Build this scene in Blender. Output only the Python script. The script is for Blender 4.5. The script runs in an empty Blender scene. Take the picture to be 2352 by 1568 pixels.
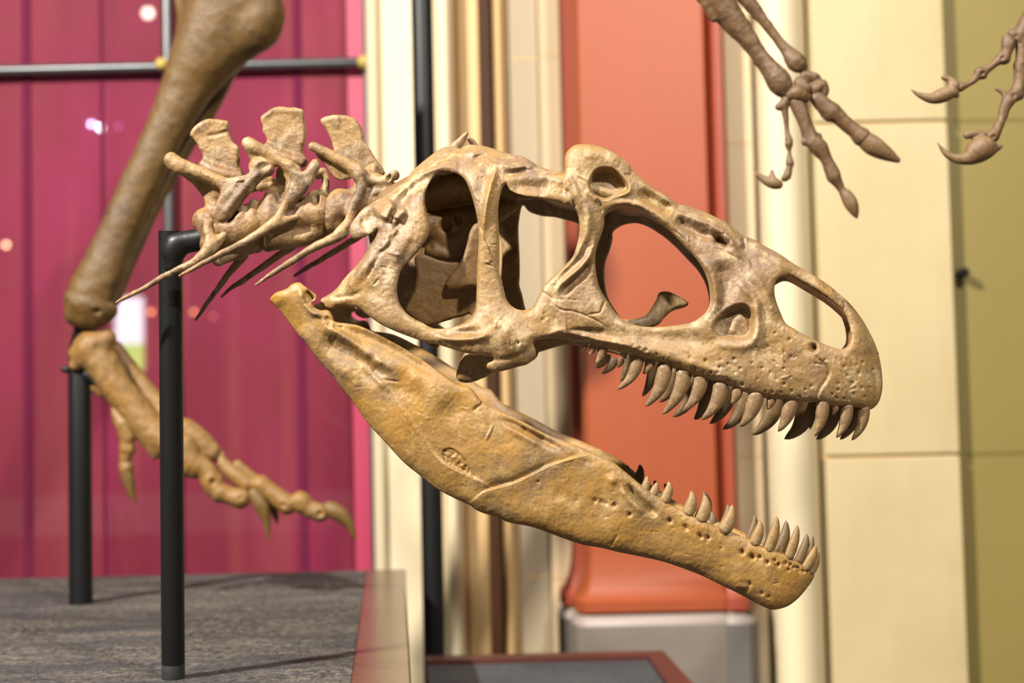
import bpy, math, random
import numpy as np
from mathutils import Vector, noise

random.seed(7)
RNG = np.random.default_rng(11)
scene = bpy.context.scene
COL = scene.collection

# ------------------------------------------------------------------ camera
W, H = 2352, 1568
FPX = W * 50.0 / 36.0
CX, CY = W / 2, H / 2
PLAT_Z = 0.45
CAM_Z = PLAT_Z + 0.42
PITCH, ROLL = 0.052, 0.0225
CAM = np.array([0.0, 0.0, CAM_Z])
_F = np.array([0, math.cos(PITCH), math.sin(PITCH)])
_R = np.array([1.0, 0, 0])
_U = np.cross(_R, _F)
AF = _F
AR = _R * math.cos(ROLL) - _U * math.sin(ROLL)
AU = _U * math.cos(ROLL) + _R * math.sin(ROLL)


def ray(u, v):
    u = np.asarray(u, float)[..., None]
    v = np.asarray(v, float)[..., None]
    return AF + (u - CX) / FPX * AR - (v - CY) / FPX * AU


def P(u, v, d):
    return CAM + np.asarray(d, float)[..., None] * ray(u, v)


def on_z(u, v, z):
    r = ray(u, v)
    return CAM + r * ((z - CAM[2]) / r[2])


def on_y(u, v, y):
    r = ray(u, v)
    return CAM + r * (y / r[1])


cam_data = bpy.data.cameras.new('camera')
cam_data.sensor_width = 36
cam_data.lens = 50
cam_data.clip_start = 0.05
cam_data.dof.use_dof = True
cam_data.dof.focus_distance = 2.13
cam_data.dof.aperture_fstop = 2.5
cam = bpy.data.objects.new('camera', cam_data)
COL.objects.link(cam)
from mathutils import Matrix
m = Matrix(((AR[0], AU[0], -AF[0], CAM[0]), (AR[1], AU[1], -AF[1], CAM[1]), (AR[2], AU[2], -AF[2], CAM[2]), (0, 0, 0, 1)))
cam.matrix_world = m
scene.camera = cam


# ------------------------------------------------------------------ mesh helpers
def link(o, parent=None):
    COL.objects.link(o)
    if parent is not None:
        o.parent = parent
    return o


def props(o, label=None, cat=None, group=None, kind=None):
    if label: o['label'] = label
    if cat: o['category'] = cat
    if group: o['group'] = group
    if kind: o['kind'] = kind
    return o


def empty(name, loc, label, cat, group=None):
    o = bpy.data.objects.new(name, None)
    o.empty_display_size = 0.05
    o.location = loc
    COL.objects.link(o)
    return props(o, label, cat, group)


def origin_of(parent):
    o = np.zeros(3)
    while parent is not None:
        o += np.array(parent.location)
        parent = parent.parent
    return o


def mesh_np(name, V, Q, mat, parent=None, smooth=True, loc=None):
    """V (n,3) world coordinates, Q (m,4) quads; the object's origin is its own centre (or loc)."""
    V = np.asarray(V, float)
    Q = np.asarray(Q, np.int32)
    k = Q.shape[1]
    base = V.mean(axis=0) if loc is None else np.asarray(loc, float)
    me = bpy.data.meshes.new(name)
    me.vertices.add(len(V))
    me.vertices.foreach_set('co', (V - base).astype(np.float32).ravel())
    me.loops.add(Q.size)
    me.loops.foreach_set('vertex_index', Q.ravel())
    me.polygons.add(len(Q))
    me.polygons.foreach_set('loop_start', np.arange(0, Q.size, k, dtype=np.int32))
    me.update(calc_edges=True)
    me.polygons.foreach_set('use_smooth', np.full(len(Q), smooth))
    me.validate()
    me.materials.append(mat)
    o = bpy.data.objects.new(name, me)
    o.location = base - origin_of(parent)
    return link(o, parent)


class MB:
    """collects polygons in world coordinates"""
    def __init__(self):
        self.v, self.f = [], []

    def add(self, vs, fs):
        n = len(self.v)
        self.v += [tuple(float(c) for c in x) for x in vs]
        self.f += [tuple(i + n for i in f) for f in fs]

    def prism(self, pts, z0, z1):
        """vertical prism on plan polygon pts (x, y), counter-clockwise"""
        n = len(pts)
        vs = [(p[0], p[1], z0) for p in pts] + [(p[0], p[1], z1) for p in pts]
        fs = [tuple(range(n - 1, -1, -1)), tuple(range(n, 2 * n))]
        fs += [(i, (i + 1) % n, n + (i + 1) % n, n + i) for i in range(n)]
        self.add(vs, fs)

    def box(self, x0, x1, y0, y1, z0, z1):
        self.prism([(x0, y0), (x1, y0), (x1, y1), (x0, y1)], z0, z1)

    def loft(self, rings, closed=True, caps=True):
        n = len(rings[0])
        vs = [p for r in rings for p in r]
        fs = []
        for i in range(len(rings) - 1):
            for j in range(n if closed else n - 1):
                a, b = i * n + j, i * n + (j + 1) % n
                fs.append((a, b, b + n, a + n))
        if caps and closed:
            fs.append(tuple(range(n - 1, -1, -1)))
            fs.append(tuple((len(rings) - 1) * n + j for j in range(n)))
        self.add(vs, fs)

    def tube(self, pts, radii, seg=20, flat=None):
        pts = [Vector(p) for p in pts]
        if not hasattr(radii, '__len__'): radii = [radii] * len(pts)
        rings = []
        up = None
        for i, p in enumerate(pts):
            t = (pts[min(i + 1, len(pts) - 1)] - pts[max(i - 1, 0)]).normalized()
            if up is None:
                up = t.orthogonal().normalized()
            up = (up - t * up.dot(t)).normalized()
            b = t.cross(up)
            rings.append([p + (up * math.cos(a) + b * math.sin(a)) * radii[i] for a in [2 * math.pi * k / seg for k in range(seg)]])
        self.loft(rings)

    def build(self, name, mat, parent=None, smooth=False, bevel=0.0, loc=None, angle=35):
        V = np.array(self.v)
        base = V.mean(axis=0) if loc is None else np.asarray(loc, float)
        me = bpy.data.meshes.new(name)
        me.from_pydata([tuple(x) for x in (V - base)], [], self.f)
        me.materials.append(mat)
        me.update()
        o = bpy.data.objects.new(name, me)
        o.location = base - origin_of(parent)
        link(o, parent)
        if smooth:
            me.polygons.foreach_set('use_smooth', [True] * len(me.polygons))
            me.set_sharp_from_angle(angle=math.radians(angle))
        if bevel:
            b = o.modifiers.new('bevel', 'BEVEL')
            b.width = bevel
            b.segments = 2
            b.limit_method = 'ANGLE'
        return o


# ------------------------------------------------------------------ volume modelling (smooth union, then surface nets)
SURF = {}


def surface_nets(f, origin, step):
    """f: 3-D array of signed distances (negative inside) -> verts, quads"""
    ins = f < 0
    c = np.zeros(tuple(n - 1 for n in f.shape), np.int8)
    for dx in (0, 1):
        for dy in (0, 1):
            for dz in (0, 1):
                c += ins[dx:f.shape[0] - 1 + dx, dy:f.shape[1] - 1 + dy, dz:f.shape[2] - 1 + dz]
    act = (c > 0) & (c < 8)
    ix, iy, iz = np.nonzero(act)
    idx = -np.ones(act.shape, np.int64)
    idx[ix, iy, iz] = np.arange(len(ix))
    acc = np.zeros((len(ix), 3))
    cnt = np.zeros(len(ix))
    corners = [(a, b, d) for a in (0, 1) for b in (0, 1) for d in (0, 1)]
    for a in corners:
        for ax in range(3):
            if a[ax] == 1: continue
            b = list(a); b[ax] = 1
            fa = f[ix + a[0], iy + a[1], iz + a[2]].astype(float)
            fb = f[ix + b[0], iy + b[1], iz + b[2]].astype(float)
            x = (fa < 0) != (fb < 0)
            t = np.where(x, fa / np.where(x, fa - fb, 1), 0)
            p = np.tile(np.array(a, float), (len(ix), 1))
            p[:, ax] += t
            acc[x] += p[x]
            cnt[x] += 1
    V = acc / cnt[:, None] + np.stack([ix, iy, iz], 1)
    V = V * step + origin
    quads = []
    for ax in range(3):
        o1, o2 = [(1, 2), (2, 0), (0, 1)][ax]
        sl0 = [slice(None)] * 3; sl1 = [slice(None)] * 3
        sl0[ax] = slice(0, -1); sl1[ax] = slice(1, None)
        a, b = ins[tuple(sl0)], ins[tuple(sl1)]
        for flip in (False, True):
            e = (~a & b) if flip else (a & ~b)
            p = np.stack(np.nonzero(e), 1)
            ok = (p[:, o1] > 0) & (p[:, o2] > 0) & (p[:, o1] < f.shape[o1] - 1) & (p[:, o2] < f.shape[o2] - 1)
            p = p[ok]
            def at(d1, d2):
                q = p.copy(); q[:, o1] -= d1; q[:, o2] -= d2
                return idx[q[:, 0], q[:, 1], q[:, 2]]
            qd = np.stack([at(1, 1), at(0, 1), at(0, 0), at(1, 0)], 1)
            if flip: qd = qd[:, ::-1]
            quads.append(qd)
    return V, np.concatenate(quads)


def cr_spline(pts, n, closed=False):
    """Catmull-Rom through rows of pts"""
    pts = np.asarray(pts, float)
    N = len(pts)
    out = []
    for i in range(N if closed else N - 1):
        if closed:
            p0, p1, p2, p3 = pts[i - 1], pts[i], pts[(i + 1) % N], pts[(i + 2) % N]
        else:
            p0, p1, p2, p3 = pts[max(i - 1, 0)], pts[i], pts[i + 1], pts[min(i + 2, N - 1)]
        for k in range(n):
            t = k / n
            out.append(0.5 * (2 * p1 + (p2 - p0) * t + (2 * p0 - 5 * p1 + 4 * p2 - p3) * t * t + (3 * p1 - p0 - 3 * p2 + p3) * t ** 3))
    if not closed: out.append(pts[-1])
    return np.array(out)


def poly_sdf(U, V, poly):
    d = np.full(U.shape, 1e9)
    ins = np.zeros(U.shape, bool)
    n = len(poly)
    for i in range(n):
        ax, ay = poly[i]; bx, by = poly[(i + 1) % n]
        ex, ey = bx - ax, by - ay
        wx, wy = U - ax, V - ay
        t = np.clip((wx * ex + wy * ey) / max(ex * ex + ey * ey, 1e-9), 0, 1)
        d = np.minimum(d, (wx - ex * t) ** 2 + (wy - ey * t) ** 2)
        c = ((ay > V) != (by > V)) & (U < (bx - ax) * (V - ay) / (by - ay if by != ay else 1e-9) + ax)
        ins ^= c
    d = np.sqrt(d)
    return np.where(ins, -d, d)


class Vol:
    """bone modelled as a smooth union of tapered chains, ellipsoids and plates. Control points are
    (u, v, w, r): where the photograph shows them, w = depth offset and r = radius, both in pixels at depth Y."""
    def __init__(self, Y, step=2.5, k=6.0):
        self.Y, self.s, self.step, self.k = Y, Y / FPX, step, k
        self.prims = []

    def pt(self, u, v, w=0):
        d = self.Y + w * self.s
        return np.array([(u - CX) / FPX * d, (v - CY) / FPX * d, d])

    def chain(self, pts, flat=1.0, k=None, sub=False, smooth=3):
        a = np.asarray(pts, float)
        if len(a) > 2 and smooth: a = cr_spline(a, smooth)
        p = np.array([self.pt(*q[:3]) for q in a])
        self.prims.append(('c', p, np.maximum(a[:, 3], 0.6) * self.s, flat, (self.k if k is None else k) * self.s, sub))
        return self

    def ball(self, u, v, w, ru, rv, rw, ang=0, k=None, sub=False):
        self.prims.append(('e', self.pt(u, v, w), np.array([ru, rv, rw]) * self.s, math.radians(ang), (self.k if k is None else k) * self.s, sub))
        return self

    def plate(self, poly, w, T, R=None, k=None, sub=False, n=3):
        poly = cr_spline(poly, n, True) if n > 1 else np.asarray(poly, float)
        self.prims.append(('p', poly, w, T, T if R is None else R, (self.k if k is None else k) * self.s, sub))
        return self

    def bounds(self, pr):
        if pr[0] == 'c':
            r = pr[2][:, None] * np.array([1, 1, max(1, pr[3])])
            return (pr[1] - r).min(0), (pr[1] + r).max(0)
        if pr[0] == 'e':
            R = max(pr[2][0], pr[2][1])
            r = np.array([R, R, pr[2][2]])
            return pr[1] - r, pr[1] + r
        q = np.array([self.pt(u, v, pr[2] + sg * pr[3]) for u, v in pr[1] for sg in (-1, 1)])
        return q.min(0), q.max(0)

    def build(self, name, mat, parent=None, rough=1.0, rscale=20.0, relax=3):
        s = self.s
        st = self.step * s
        B = [self.bounds(p) for p in self.prims if not p[-1]]
        lo = np.min([b[0] for b in B], 0) - 4 * st
        hi = np.max([b[1] for b in B], 0) + 4 * st
        n = np.ceil((hi - lo) / st).astype(int) + 1
        ax = [lo[i] + np.arange(n[i]) * st for i in range(3)]
        f = np.full(tuple(n), 0.5, np.float32)
        for pr in self.prims:
            k = pr[-2]
            b0, b1 = self.bounds(pr)
            mg = max(k * 1.2, 0) + 3 * st
            i0 = np.clip(((b0 - mg - lo) / st).astype(int), 0, n - 1)
            i1 = np.clip(((b1 + mg - lo) / st).astype(int) + 2, 1, n)
            if np.any(i1 <= i0): continue
            X = ax[0][i0[0]:i1[0], None, None]; Yv = ax[1][None, i0[1]:i1[1], None]; Z = ax[2][None, None, i0[2]:i1[2]]
            if pr[0] == 'c':
                d = None
                p, r, fl = pr[1].copy(), pr[2], pr[3]
                p[:, 2] /= fl
                Zs = Z / fl
                for i in range(max(len(p) - 1, 1)):
                    a, b = p[i], p[min(i + 1, len(p) - 1)]
                    e = b - a
                    L = max(e @ e, 1e-12)
                    wx, wy, wz = X - a[0], Yv - a[1], Zs - a[2]
                    t = np.clip((wx * e[0] + wy * e[1] + wz * e[2]) / L, 0, 1)
                    q = np.sqrt((wx - e[0] * t) ** 2 + (wy - e[1] * t) ** 2 + (wz - e[2] * t) ** 2) - (r[i] + (r[min(i + 1, len(p) - 1)] - r[i]) * t)
                    if d is None: d = q
                    else: d = np.minimum(d, q)
            elif pr[0] == 'e':
                c, r, an = pr[1], pr[2], pr[3]
                x, y, z = X - c[0], Yv - c[1], Z - c[2]
                ca, sa = math.cos(an), math.sin(an)
                x, y = x * ca + y * sa, -x * sa + y * ca
                k0 = np.sqrt((x / r[0]) ** 2 + (y / r[1]) ** 2 + (z / r[2]) ** 2)
                k1 = np.sqrt((x / r[0] ** 2) ** 2 + (y / r[1] ** 2) ** 2 + (z / r[2] ** 2) ** 2)
                d = k0 * (k0 - 1) / np.maximum(k1, 1e-9)
            else:
                poly, w, T, R = pr[1:5]
                zm = self.Y + w * s
                U = (X / zm * FPX + CX)[:, :, 0]; VV = (Yv / zm * FPX + CY)[:, :, 0]
                U, VV = np.broadcast_arrays(U, VV)
                d2 = (poly_sdf(U, VV, poly) * s)[:, :, None]
                dz = np.abs(Z - zm) - T * s
                R_ = min(R, T) * s
                a, b = d2 + R_, dz + R_
                d = np.sqrt(np.maximum(a, 0) ** 2 + np.maximum(b, 0) ** 2) + np.minimum(np.maximum(a, b), 0) - R_
            g = f[i0[0]:i1[0], i0[1]:i1[1], i0[2]:i1[2]]
            d = np.broadcast_to(d, g.shape)
            if pr[-1]:
                d = -d
                h = np.clip(0.5 - 0.5 * (g - d) / max(k, 1e-7), 0, 1)
                g[...] = g * (1 - h) + d * h + k * h * (1 - h)
            else:
                h = np.clip(0.5 + 0.5 * (g - d) / max(k, 1e-7), 0, 1)
                g[...] = g * (1 - h) + d * h - k * h * (1 - h)
        V, Q = surface_nets(f, lo, st)
        e = np.concatenate([Q[:, [0, 1]], Q[:, [1, 2]], Q[:, [2, 3]], Q[:, [3, 0]]])
        deg = np.bincount(e[:, 0], minlength=len(V)).astype(float)
        for _ in range(relax):
            av = np.stack([np.bincount(e[:, 0], V[e[:, 1], c], len(V)) for c in range(3)], 1) / deg[:, None]
            V = V + (av - V) * 0.5
        # uneven bone surface
        amp = rough * s
        sc = 1.0 / (rscale * s)
        dis = np.array([noise.noise_vector(Vector(p) * sc) + noise.noise_vector(Vector(p) * (sc * 2.3)) * 0.42 + noise.noise_vector(Vector(p) * (sc * 5.1)) * 0.16 for p in V])
        V = V + dis * amp
        Wd = CAM + V[:, :1] * AR - V[:, 1:2] * AU + V[:, 2:] * AF
        return mesh_np(name, Wd, Q[:, ::-1], mat, parent)

# ------------------------------------------------------------------ materials
def s2l(c):
    if isinstance(c, str):
        c = c.lstrip('#')
        c = [int(c[i:i + 2], 16) / 255 for i in (0, 2, 4)]
    return tuple(x / 12.92 if x <= 0.04045 else ((x + 0.055) / 1.055) ** 2.4 for x in c) + (1.0,)


def C(r, g, b):
    return '#%02x%02x%02x' % (r, g, b)


class NT:
    def __init__(self, name):
        self.m = bpy.data.materials.new(name)
        self.m.use_nodes = True
        self.t = self.m.node_tree
        self.b = self.t.nodes['Principled BSDF']
        self.tc = self.t.nodes.new('ShaderNodeTexCoord')

    def n(self, typ, **kw):
        nd = self.t.nodes.new(typ)
        for k, v in kw.items():
            if k.startswith('i_'):
                nd.inputs[k[2:].replace('_', ' ')].default_value = v
            else:
                setattr(nd, k, v)
        return nd

    def l(self, a, b):
        self.t.links.new(a, b)

    def noise(self, scale, detail=4, rough=0.55, scl=(1, 1, 1), coord='Object', rot=(0, 0, 0)):
        mp = self.n('ShaderNodeMapping')
        mp.inputs['Scale'].default_value = scl
        mp.inputs['Rotation'].default_value = rot
        self.l(self.tc.outputs[coord], mp.inputs['Vector'])
        nz = self.n('ShaderNodeTexNoise')
        nz.inputs['Scale'].default_value = scale
        nz.inputs['Detail'].default_value = detail
        nz.inputs['Roughness'].default_value = rough
        self.l(mp.outputs['Vector'], nz.inputs['Vector'])
        return nz.outputs['Fac']

    def ramp(self, fac, stops, interp='LINEAR'):
        r = self.n('ShaderNodeValToRGB')
        r.color_ramp.interpolation = interp
        e = r.color_ramp.elements
        while len(e) < len(stops): e.new(0.5)
        for i, (p, c) in enumerate(stops):
            e[i].position = p
            e[i].color = s2l(c) if isinstance(c, str) else (c, c, c, 1)
        self.l(fac, r.inputs['Fac'])
        return r.outputs['Color']

    def mix(self, fac, a, b, mode='MIX'):
        x = self.n('ShaderNodeMix', data_type='RGBA', blend_type=mode)
        for s, val in ((x.inputs[0], fac), (x.inputs[6], a), (x.inputs[7], b)):
            if isinstance(val, str): s.default_value = s2l(val)
            elif isinstance(val, (int, float)): s.default_value = val
            else: self.l(val, s)
        return x.outputs[2]

    def bump(self, pairs):
        prev = None
        for h, st, dist in pairs:
            b = self.n('ShaderNodeBump')
            b.inputs['Strength'].default_value = st
            b.inputs['Distance'].default_value = dist
            self.l(h, b.inputs['Height'])
            if prev is not None: self.l(prev, b.inputs['Normal'])
            prev = b.outputs['Normal']
        self.l(prev, self.b.inputs['Normal'])

    def set(self, color=None, rough=None, **kw):
        if color is not None:
            if isinstance(color, str): self.b.inputs['Base Color'].default_value = s2l(color)
            else: self.l(color, self.b.inputs['Base Color'])
        if rough is not None:
            if isinstance(rough, (int, float)): self.b.inputs['Roughness'].default_value = rough
            else: self.l(rough, self.b.inputs['Roughness'])
        for k, v in kw.items():
            self.b.inputs[k.replace('_', ' ')].default_value = v
        return self.m


def bone_mat(name, base, ochre, stain, pale, och=(0.45, 0.62), st=(0.54, 0.70), rough=0.5, scale=1.0, mauve=None, streak=None, bump=0.4, coarse=0.0):
    t = NT(name)
    c = t.mix(t.ramp(t.noise(9 * scale, 6, 0.62), [(och[0], 0.0), (och[1], 1.0)]), base, ochre)
    if mauve:
        c = t.mix(t.ramp(t.noise(7.3 * scale, 6, 0.62, scl=(1, 1.2, 0.9)), [(0.48, 0.0), (0.60, 0.9)]), c, mauve)
    c = t.mix(t.ramp(t.noise(17 * scale, 9, 0.7), [(st[0], 0.0), (st[1], 0.9)]), c, stain)
    c = t.mix(t.ramp(t.noise(29 * scale, 7, 0.66, scl=(1, 1.3, 0.8)), [(0.52, 0.0), (0.68, 0.8)]), c, pale)
    if streak:
        f = t.noise(26, 6, 0.62, scl=(0.45, 1, 2.6), rot=(0, math.radians(-32), 0))
        c = t.mix(t.ramp(f, [(0.50, 0.0), (0.66, 0.8)]), c, streak)
    c = t.mix(t.ramp(t.noise(190 * scale, 4, 0.65), [(0.56, 0.0), (0.70, 0.6)]), c, stain)
    t.set(c, rough)
    t.b.inputs['Specular IOR Level'].default_value = 0.45
    t.bump(([(t.noise(30 * scale, 6, 0.7), coarse, 0.012)] if coarse else []) + [(t.noise(70 * scale, 8, 0.68), bump, 0.004 / scale), (t.noise(420 * scale, 3, 0.6), 0.25, 0.0011 / scale)])
    return t.m


def plain(name, color, rough=0.5, noise_amt=0.12, scale=6, bump=0.0, **kw):
    t = NT(name)
    n = t.noise(scale, 5, 0.6)
    dark = t.mix(noise_amt, color, '#000000')
    c = t.mix(t.ramp(n, [(0.35, 0.0), (0.7, 1.0)]), color, dark)
    t.set(c, rough, **kw)
    if bump: t.bump([(t.noise(scale * 14, 5, 0.6), bump, 0.002)])
    return t.m


M = {}
M['cranium'] = bone_mat('cranium_bone', C(132, 106, 69), C(137, 105, 54), C(72, 56, 42), C(178, 156, 117), mauve=C(115, 91, 68), rough=0.42)
M['mandible'] = bone_mat('mandible_bone', '#836437', '#8f6a2b', '#5c4935', '#a08552', och=(0.42, 0.60), mauve='#745f44', streak='#947036', bump=0.3, rough=0.43)
M['inner'] = bone_mat('inner_bone', '#6a5030', '#704f20', '#403122', '#7a5f3c')  # browns darkened to carry some of the shade inside the skull
M['tooth'] = bone_mat('tooth_enamel', '#7d623c', '#7c5c2c', '#4c3b2b', '#a08860', rough=0.5, scale=1.8, mauve='#6d563e', bump=0.35)
M['tooth_far'] = bone_mat('tooth_shaded', '#5e4a30', '#5c4624', '#3c3024', '#6e563c', rough=0.5, scale=1.6, bump=0.25)  # darker copy of the tooth colours, shade on the far row painted in
M['neck'] = bone_mat('neck_bone', '#896d45', '#8a652d', '#4c3a28', '#ae9872', st=(0.48, 0.62), mauve=C(110, 84, 60), bump=0.5, coarse=0.18, rough=0.43)
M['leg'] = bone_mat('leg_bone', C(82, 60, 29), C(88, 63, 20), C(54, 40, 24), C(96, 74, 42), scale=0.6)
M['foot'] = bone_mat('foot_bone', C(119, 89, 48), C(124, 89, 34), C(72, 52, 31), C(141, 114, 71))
M['claw'] = bone_mat('claw_bone', C(97, 73, 34), C(102, 76, 29), C(59, 46, 28), C(116, 89, 52))
M['arm'] = bone_mat('arm_bone', C(88, 66, 44), C(94, 69, 38), C(52, 38, 26), C(112, 88, 62))
M['armclaw'] = bone_mat('arm_claw_bone', C(103, 80, 56), C(107, 81, 48), C(62, 46, 34), C(130, 108, 80))

t = NT('black_paint')
t.set(t.mix(t.ramp(t.noise(90, 6, 0.7, scl=(1, 1, 0.25)), [(0.68, 0.0), (0.78, 0.5)]), C(12, 13, 14), C(42, 42, 42)), 0.45, Specular_IOR_Level=0.35)
t.bump([(t.noise(300, 2), 0.06, 0.001)])
M['black'] = t.m
M['scuffed'] = plain('scuffed_paint', '#2b2b2b', 0.6, 0.6, 40)

# platform: rough grey granular coating with painted shade bands
t = NT('granular_coating')
a = t.mix(t.ramp(t.noise(7, 5, 0.6, scl=(1, 2.4, 1)), [(0.40, 0.0), (0.58, 1.0)]), C(94, 90, 84), C(52, 55, 60))
c = t.mix(t.ramp(t.noise(60, 6, 0.7), [(0.46, 0.0), (0.62, 0.9)]), a, C(140, 132, 118))
c = t.mix(t.ramp(t.noise(3.2, 4, 0.6, scl=(0.8, 3.0, 1)), [(0.46, 0.0), (0.60, 0.75)]), c, C(50, 53, 58))  # long dark bands paint in the shadows of the skeleton overhead
c = t.mix(t.ramp(t.noise(75, 5, 0.7, scl=(1, .6, 1)), [(0.54, 0.0), (0.60, 1.0)]), c, '#242426')
c = t.mix(t.ramp(t.noise(230, 2, 0.7), [(0.66, 0.0), (0.70, 1.0)]), c, '#c8c0b0')
t.set(c, 0.72)
t.bump([(t.noise(80, 7, 0.72), 1.0, 0.016), (t.noise(25, 4), 0.5, 0.02)])
M['granular'] = t.m
t = NT('dark_granular_coating')
a = t.mix(t.ramp(t.noise(5, 4, 0.6), [(0.35, 0.0), (0.65, 1.0)]), '#3f4348', '#2b303a')
t.set(t.mix(t.ramp(t.noise(90, 5), [(0.5, 0), (0.7, 0.5)]), a, '#6c6960'), 0.75)
t.bump([(t.noise(110, 6, 0.7), 0.7, 0.01)])
M['granular_dark'] = t.m
t = NT('brushed_bronze')
t.set(t.mix(t.ramp(t.noise(6, 6, 0.6, scl=(1, 14, 1)), [(0.3, 0), (0.7, 1)]), C(92, 74, 55), C(108, 88, 64)), 0.24, Metallic=0.55)
M['bronze'] = t.m
M['rust'] = plain('red_brown_metal', '#4a221d', 0.45, 0.25, 8)


def stone(name, color, dark, rough=0.6, joints=()):
    """painted plaster; thin darker joints at world heights (the course lines of the wall)"""
    t = NT(name)
    c = t.mix(t.ramp(t.noise(1.6, 5, 0.6, coord='Generated'), [(0.35, 0.0), (0.7, 1.0)]), color, dark)
    t.set(c, rough)
    t.bump([(t.noise(70, 5, 0.6), 0.12, 0.003)])
    return t.m


M['cream'] = stone('cream_plaster', C(184, 168, 130), C(174, 157, 117))
M['cream_light'] = stone('cream_moulding', C(209, 196, 165), C(200, 186, 152))
M['tan'] = stone('tan_plaster', C(196, 165, 117), C(185, 154, 105))
M['brown'] = stone('brown_groove_paint', C(100, 63, 30), C(86, 55, 25))
M['beige'] = stone('beige_plaster', C(189, 169, 136), C(180, 159, 125))
M['beige_grey'] = stone('grey_beige_plaster', C(156, 142, 118), C(148, 134, 110))
M['olive'] = stone('olive_plaster', C(131, 117, 62), C(120, 107, 55))
M['olive_dark'] = stone('olive_joint', C(112, 98, 44), C(105, 92, 40))
M['orange'] = stone('orange_plaster', C(148, 70, 36), C(141, 65, 33), 0.5)
M['orange_dark'] = stone('red_plaster', C(143, 62, 38), C(135, 56, 34), 0.5)
M['grey'] = stone('grey_plinth_paint', C(119, 111, 102), C(110, 102, 95), 0.55)
M['grey_dark'] = stone('dark_grey_plinth_paint', C(96, 92, 89), C(87, 84, 82), 0.55)
M['grey_light'] = stone('light_grey_plinth_edge', C(157, 145, 137), C(150, 138, 131), 0.5)
M['floor'] = plain('stone_floor', '#6f6558', 0.35, 0.2, 3)
M['hall'] = plain('hall_plaster', '#b39a72', 0.7, 0.15, 2)
M['bar'] = plain('grey_metal', '#55585a', 0.35, 0.1, 20, Metallic=0.6)
M['seam'] = plain('dark_frame_metal', '#3a3440', 0.5, 0.1, 10)
M['cap'] = plain('yellow_knob_paint', '#b8a452', 0.4, 0.1, 20)

t = NT('magenta_glass')
sx = t.n('ShaderNodeSeparateXYZ'); t.l(t.tc.outputs['Object'], sx.inputs[0])
c = t.mix(t.ramp(t.noise(0.9, 5, 0.55, scl=(3.0, 1, 0.35)), [(0.34, 0.0), (0.66, 1.0)]), C(96, 26, 46), C(114, 40, 56))
c = t.mix(t.ramp(t.noise(1.4, 4, 0.6, scl=(1.6, 1, 0.9)), [(0.45, 0.0), (0.7, 0.8)]), c, C(126, 36, 70))
c = t.mix(t.ramp(t.noise(2.6, 3, 0.5, scl=(3, 1, 0.25)), [(0.52, 0.0), (0.70, 0.4)]), c, C(132, 66, 62))
t.set(c, 0.6)
t.b.inputs['Specular IOR Level'].default_value = 0.1
t.b.inputs['Coat Weight'].default_value = 1.0
t.b.inputs['Coat Roughness'].default_value = 0.015
M['magenta'] = t.m
M['magenta_light'] = stone('pink_strip_paint', C(182, 62, 95), C(174, 58, 88), 0.45)
t = NT('magenta_seam'); t.set(C(92, 30, 56), 0.9, Specular_IOR_Level=0.05); M['seam_dark'] = t.m


def glow(name, color, strength):
    t = NT(name)
    t.set('#000000', 0.5)
    t.b.inputs['Emission Color'].default_value = s2l(color)
    t.b.inputs['Emission Strength'].default_value = strength
    return t.m

# ------------------------------------------------------------------ sculpted bone walls of the skull
YAW = math.radians(7.5)
SK_Y = 2.25
NRM = np.array([math.sin(YAW), math.cos(YAW), 0.0])          # across the skull, away from the camera side
M0 = P(1176, 784, SK_Y)
PXS = SK_Y / FPX                                               # metres per pixel at the skull


def lat(u, v, w):
    """point seen at (u, v) lying w metres to the near side of the skull's plane of symmetry"""
    r = ray(u, v)
    t = (-np.asarray(w, float) + (M0 - CAM) @ NRM) / (r @ NRM)
    return CAM + t[..., None] * r


def mirror(p):
    d = (p - M0) @ NRM
    return p - 2 * d[..., None] * NRM


def blur_noise(shape, sig):
    n = RNG.standard_normal(shape)
    fy = np.fft.fftfreq(shape[0])[:, None]; fx = np.fft.rfftfreq(shape[1])[None]
    g = np.exp(-2 * (math.pi * sig) ** 2 * (fx ** 2 + fy ** 2))
    o = np.fft.irfft2(np.fft.rfft2(n) * g, shape)
    return o / o.std()


def seg_dist(U, V, pts):
    d = np.full(U.shape, 1e12); sd = np.zeros(U.shape); tt = np.zeros(U.shape)
    L = np.r_[0, np.cumsum(np.hypot(*np.diff(pts, axis=0).T))]
    for i in range(len(pts) - 1):
        a, b = pts[i], pts[i + 1]
        e = b - a
        l2 = max(e @ e, 1e-9)
        wx, wy = U - a[0], V - a[1]
        t = np.clip((wx * e[0] + wy * e[1]) / l2, 0, 1)
        q = (wx - e[0] * t) ** 2 + (wy - e[1] * t) ** 2
        m_ = q < d
        d = np.where(m_, q, d)
        sd = np.where(m_, np.sign(e[0] * wy - e[1] * wx), sd)
        tt = np.where(m_, (L[i] + t * (L[i + 1] - L[i])) / L[-1], tt)
    return np.sqrt(d), sd, tt


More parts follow.
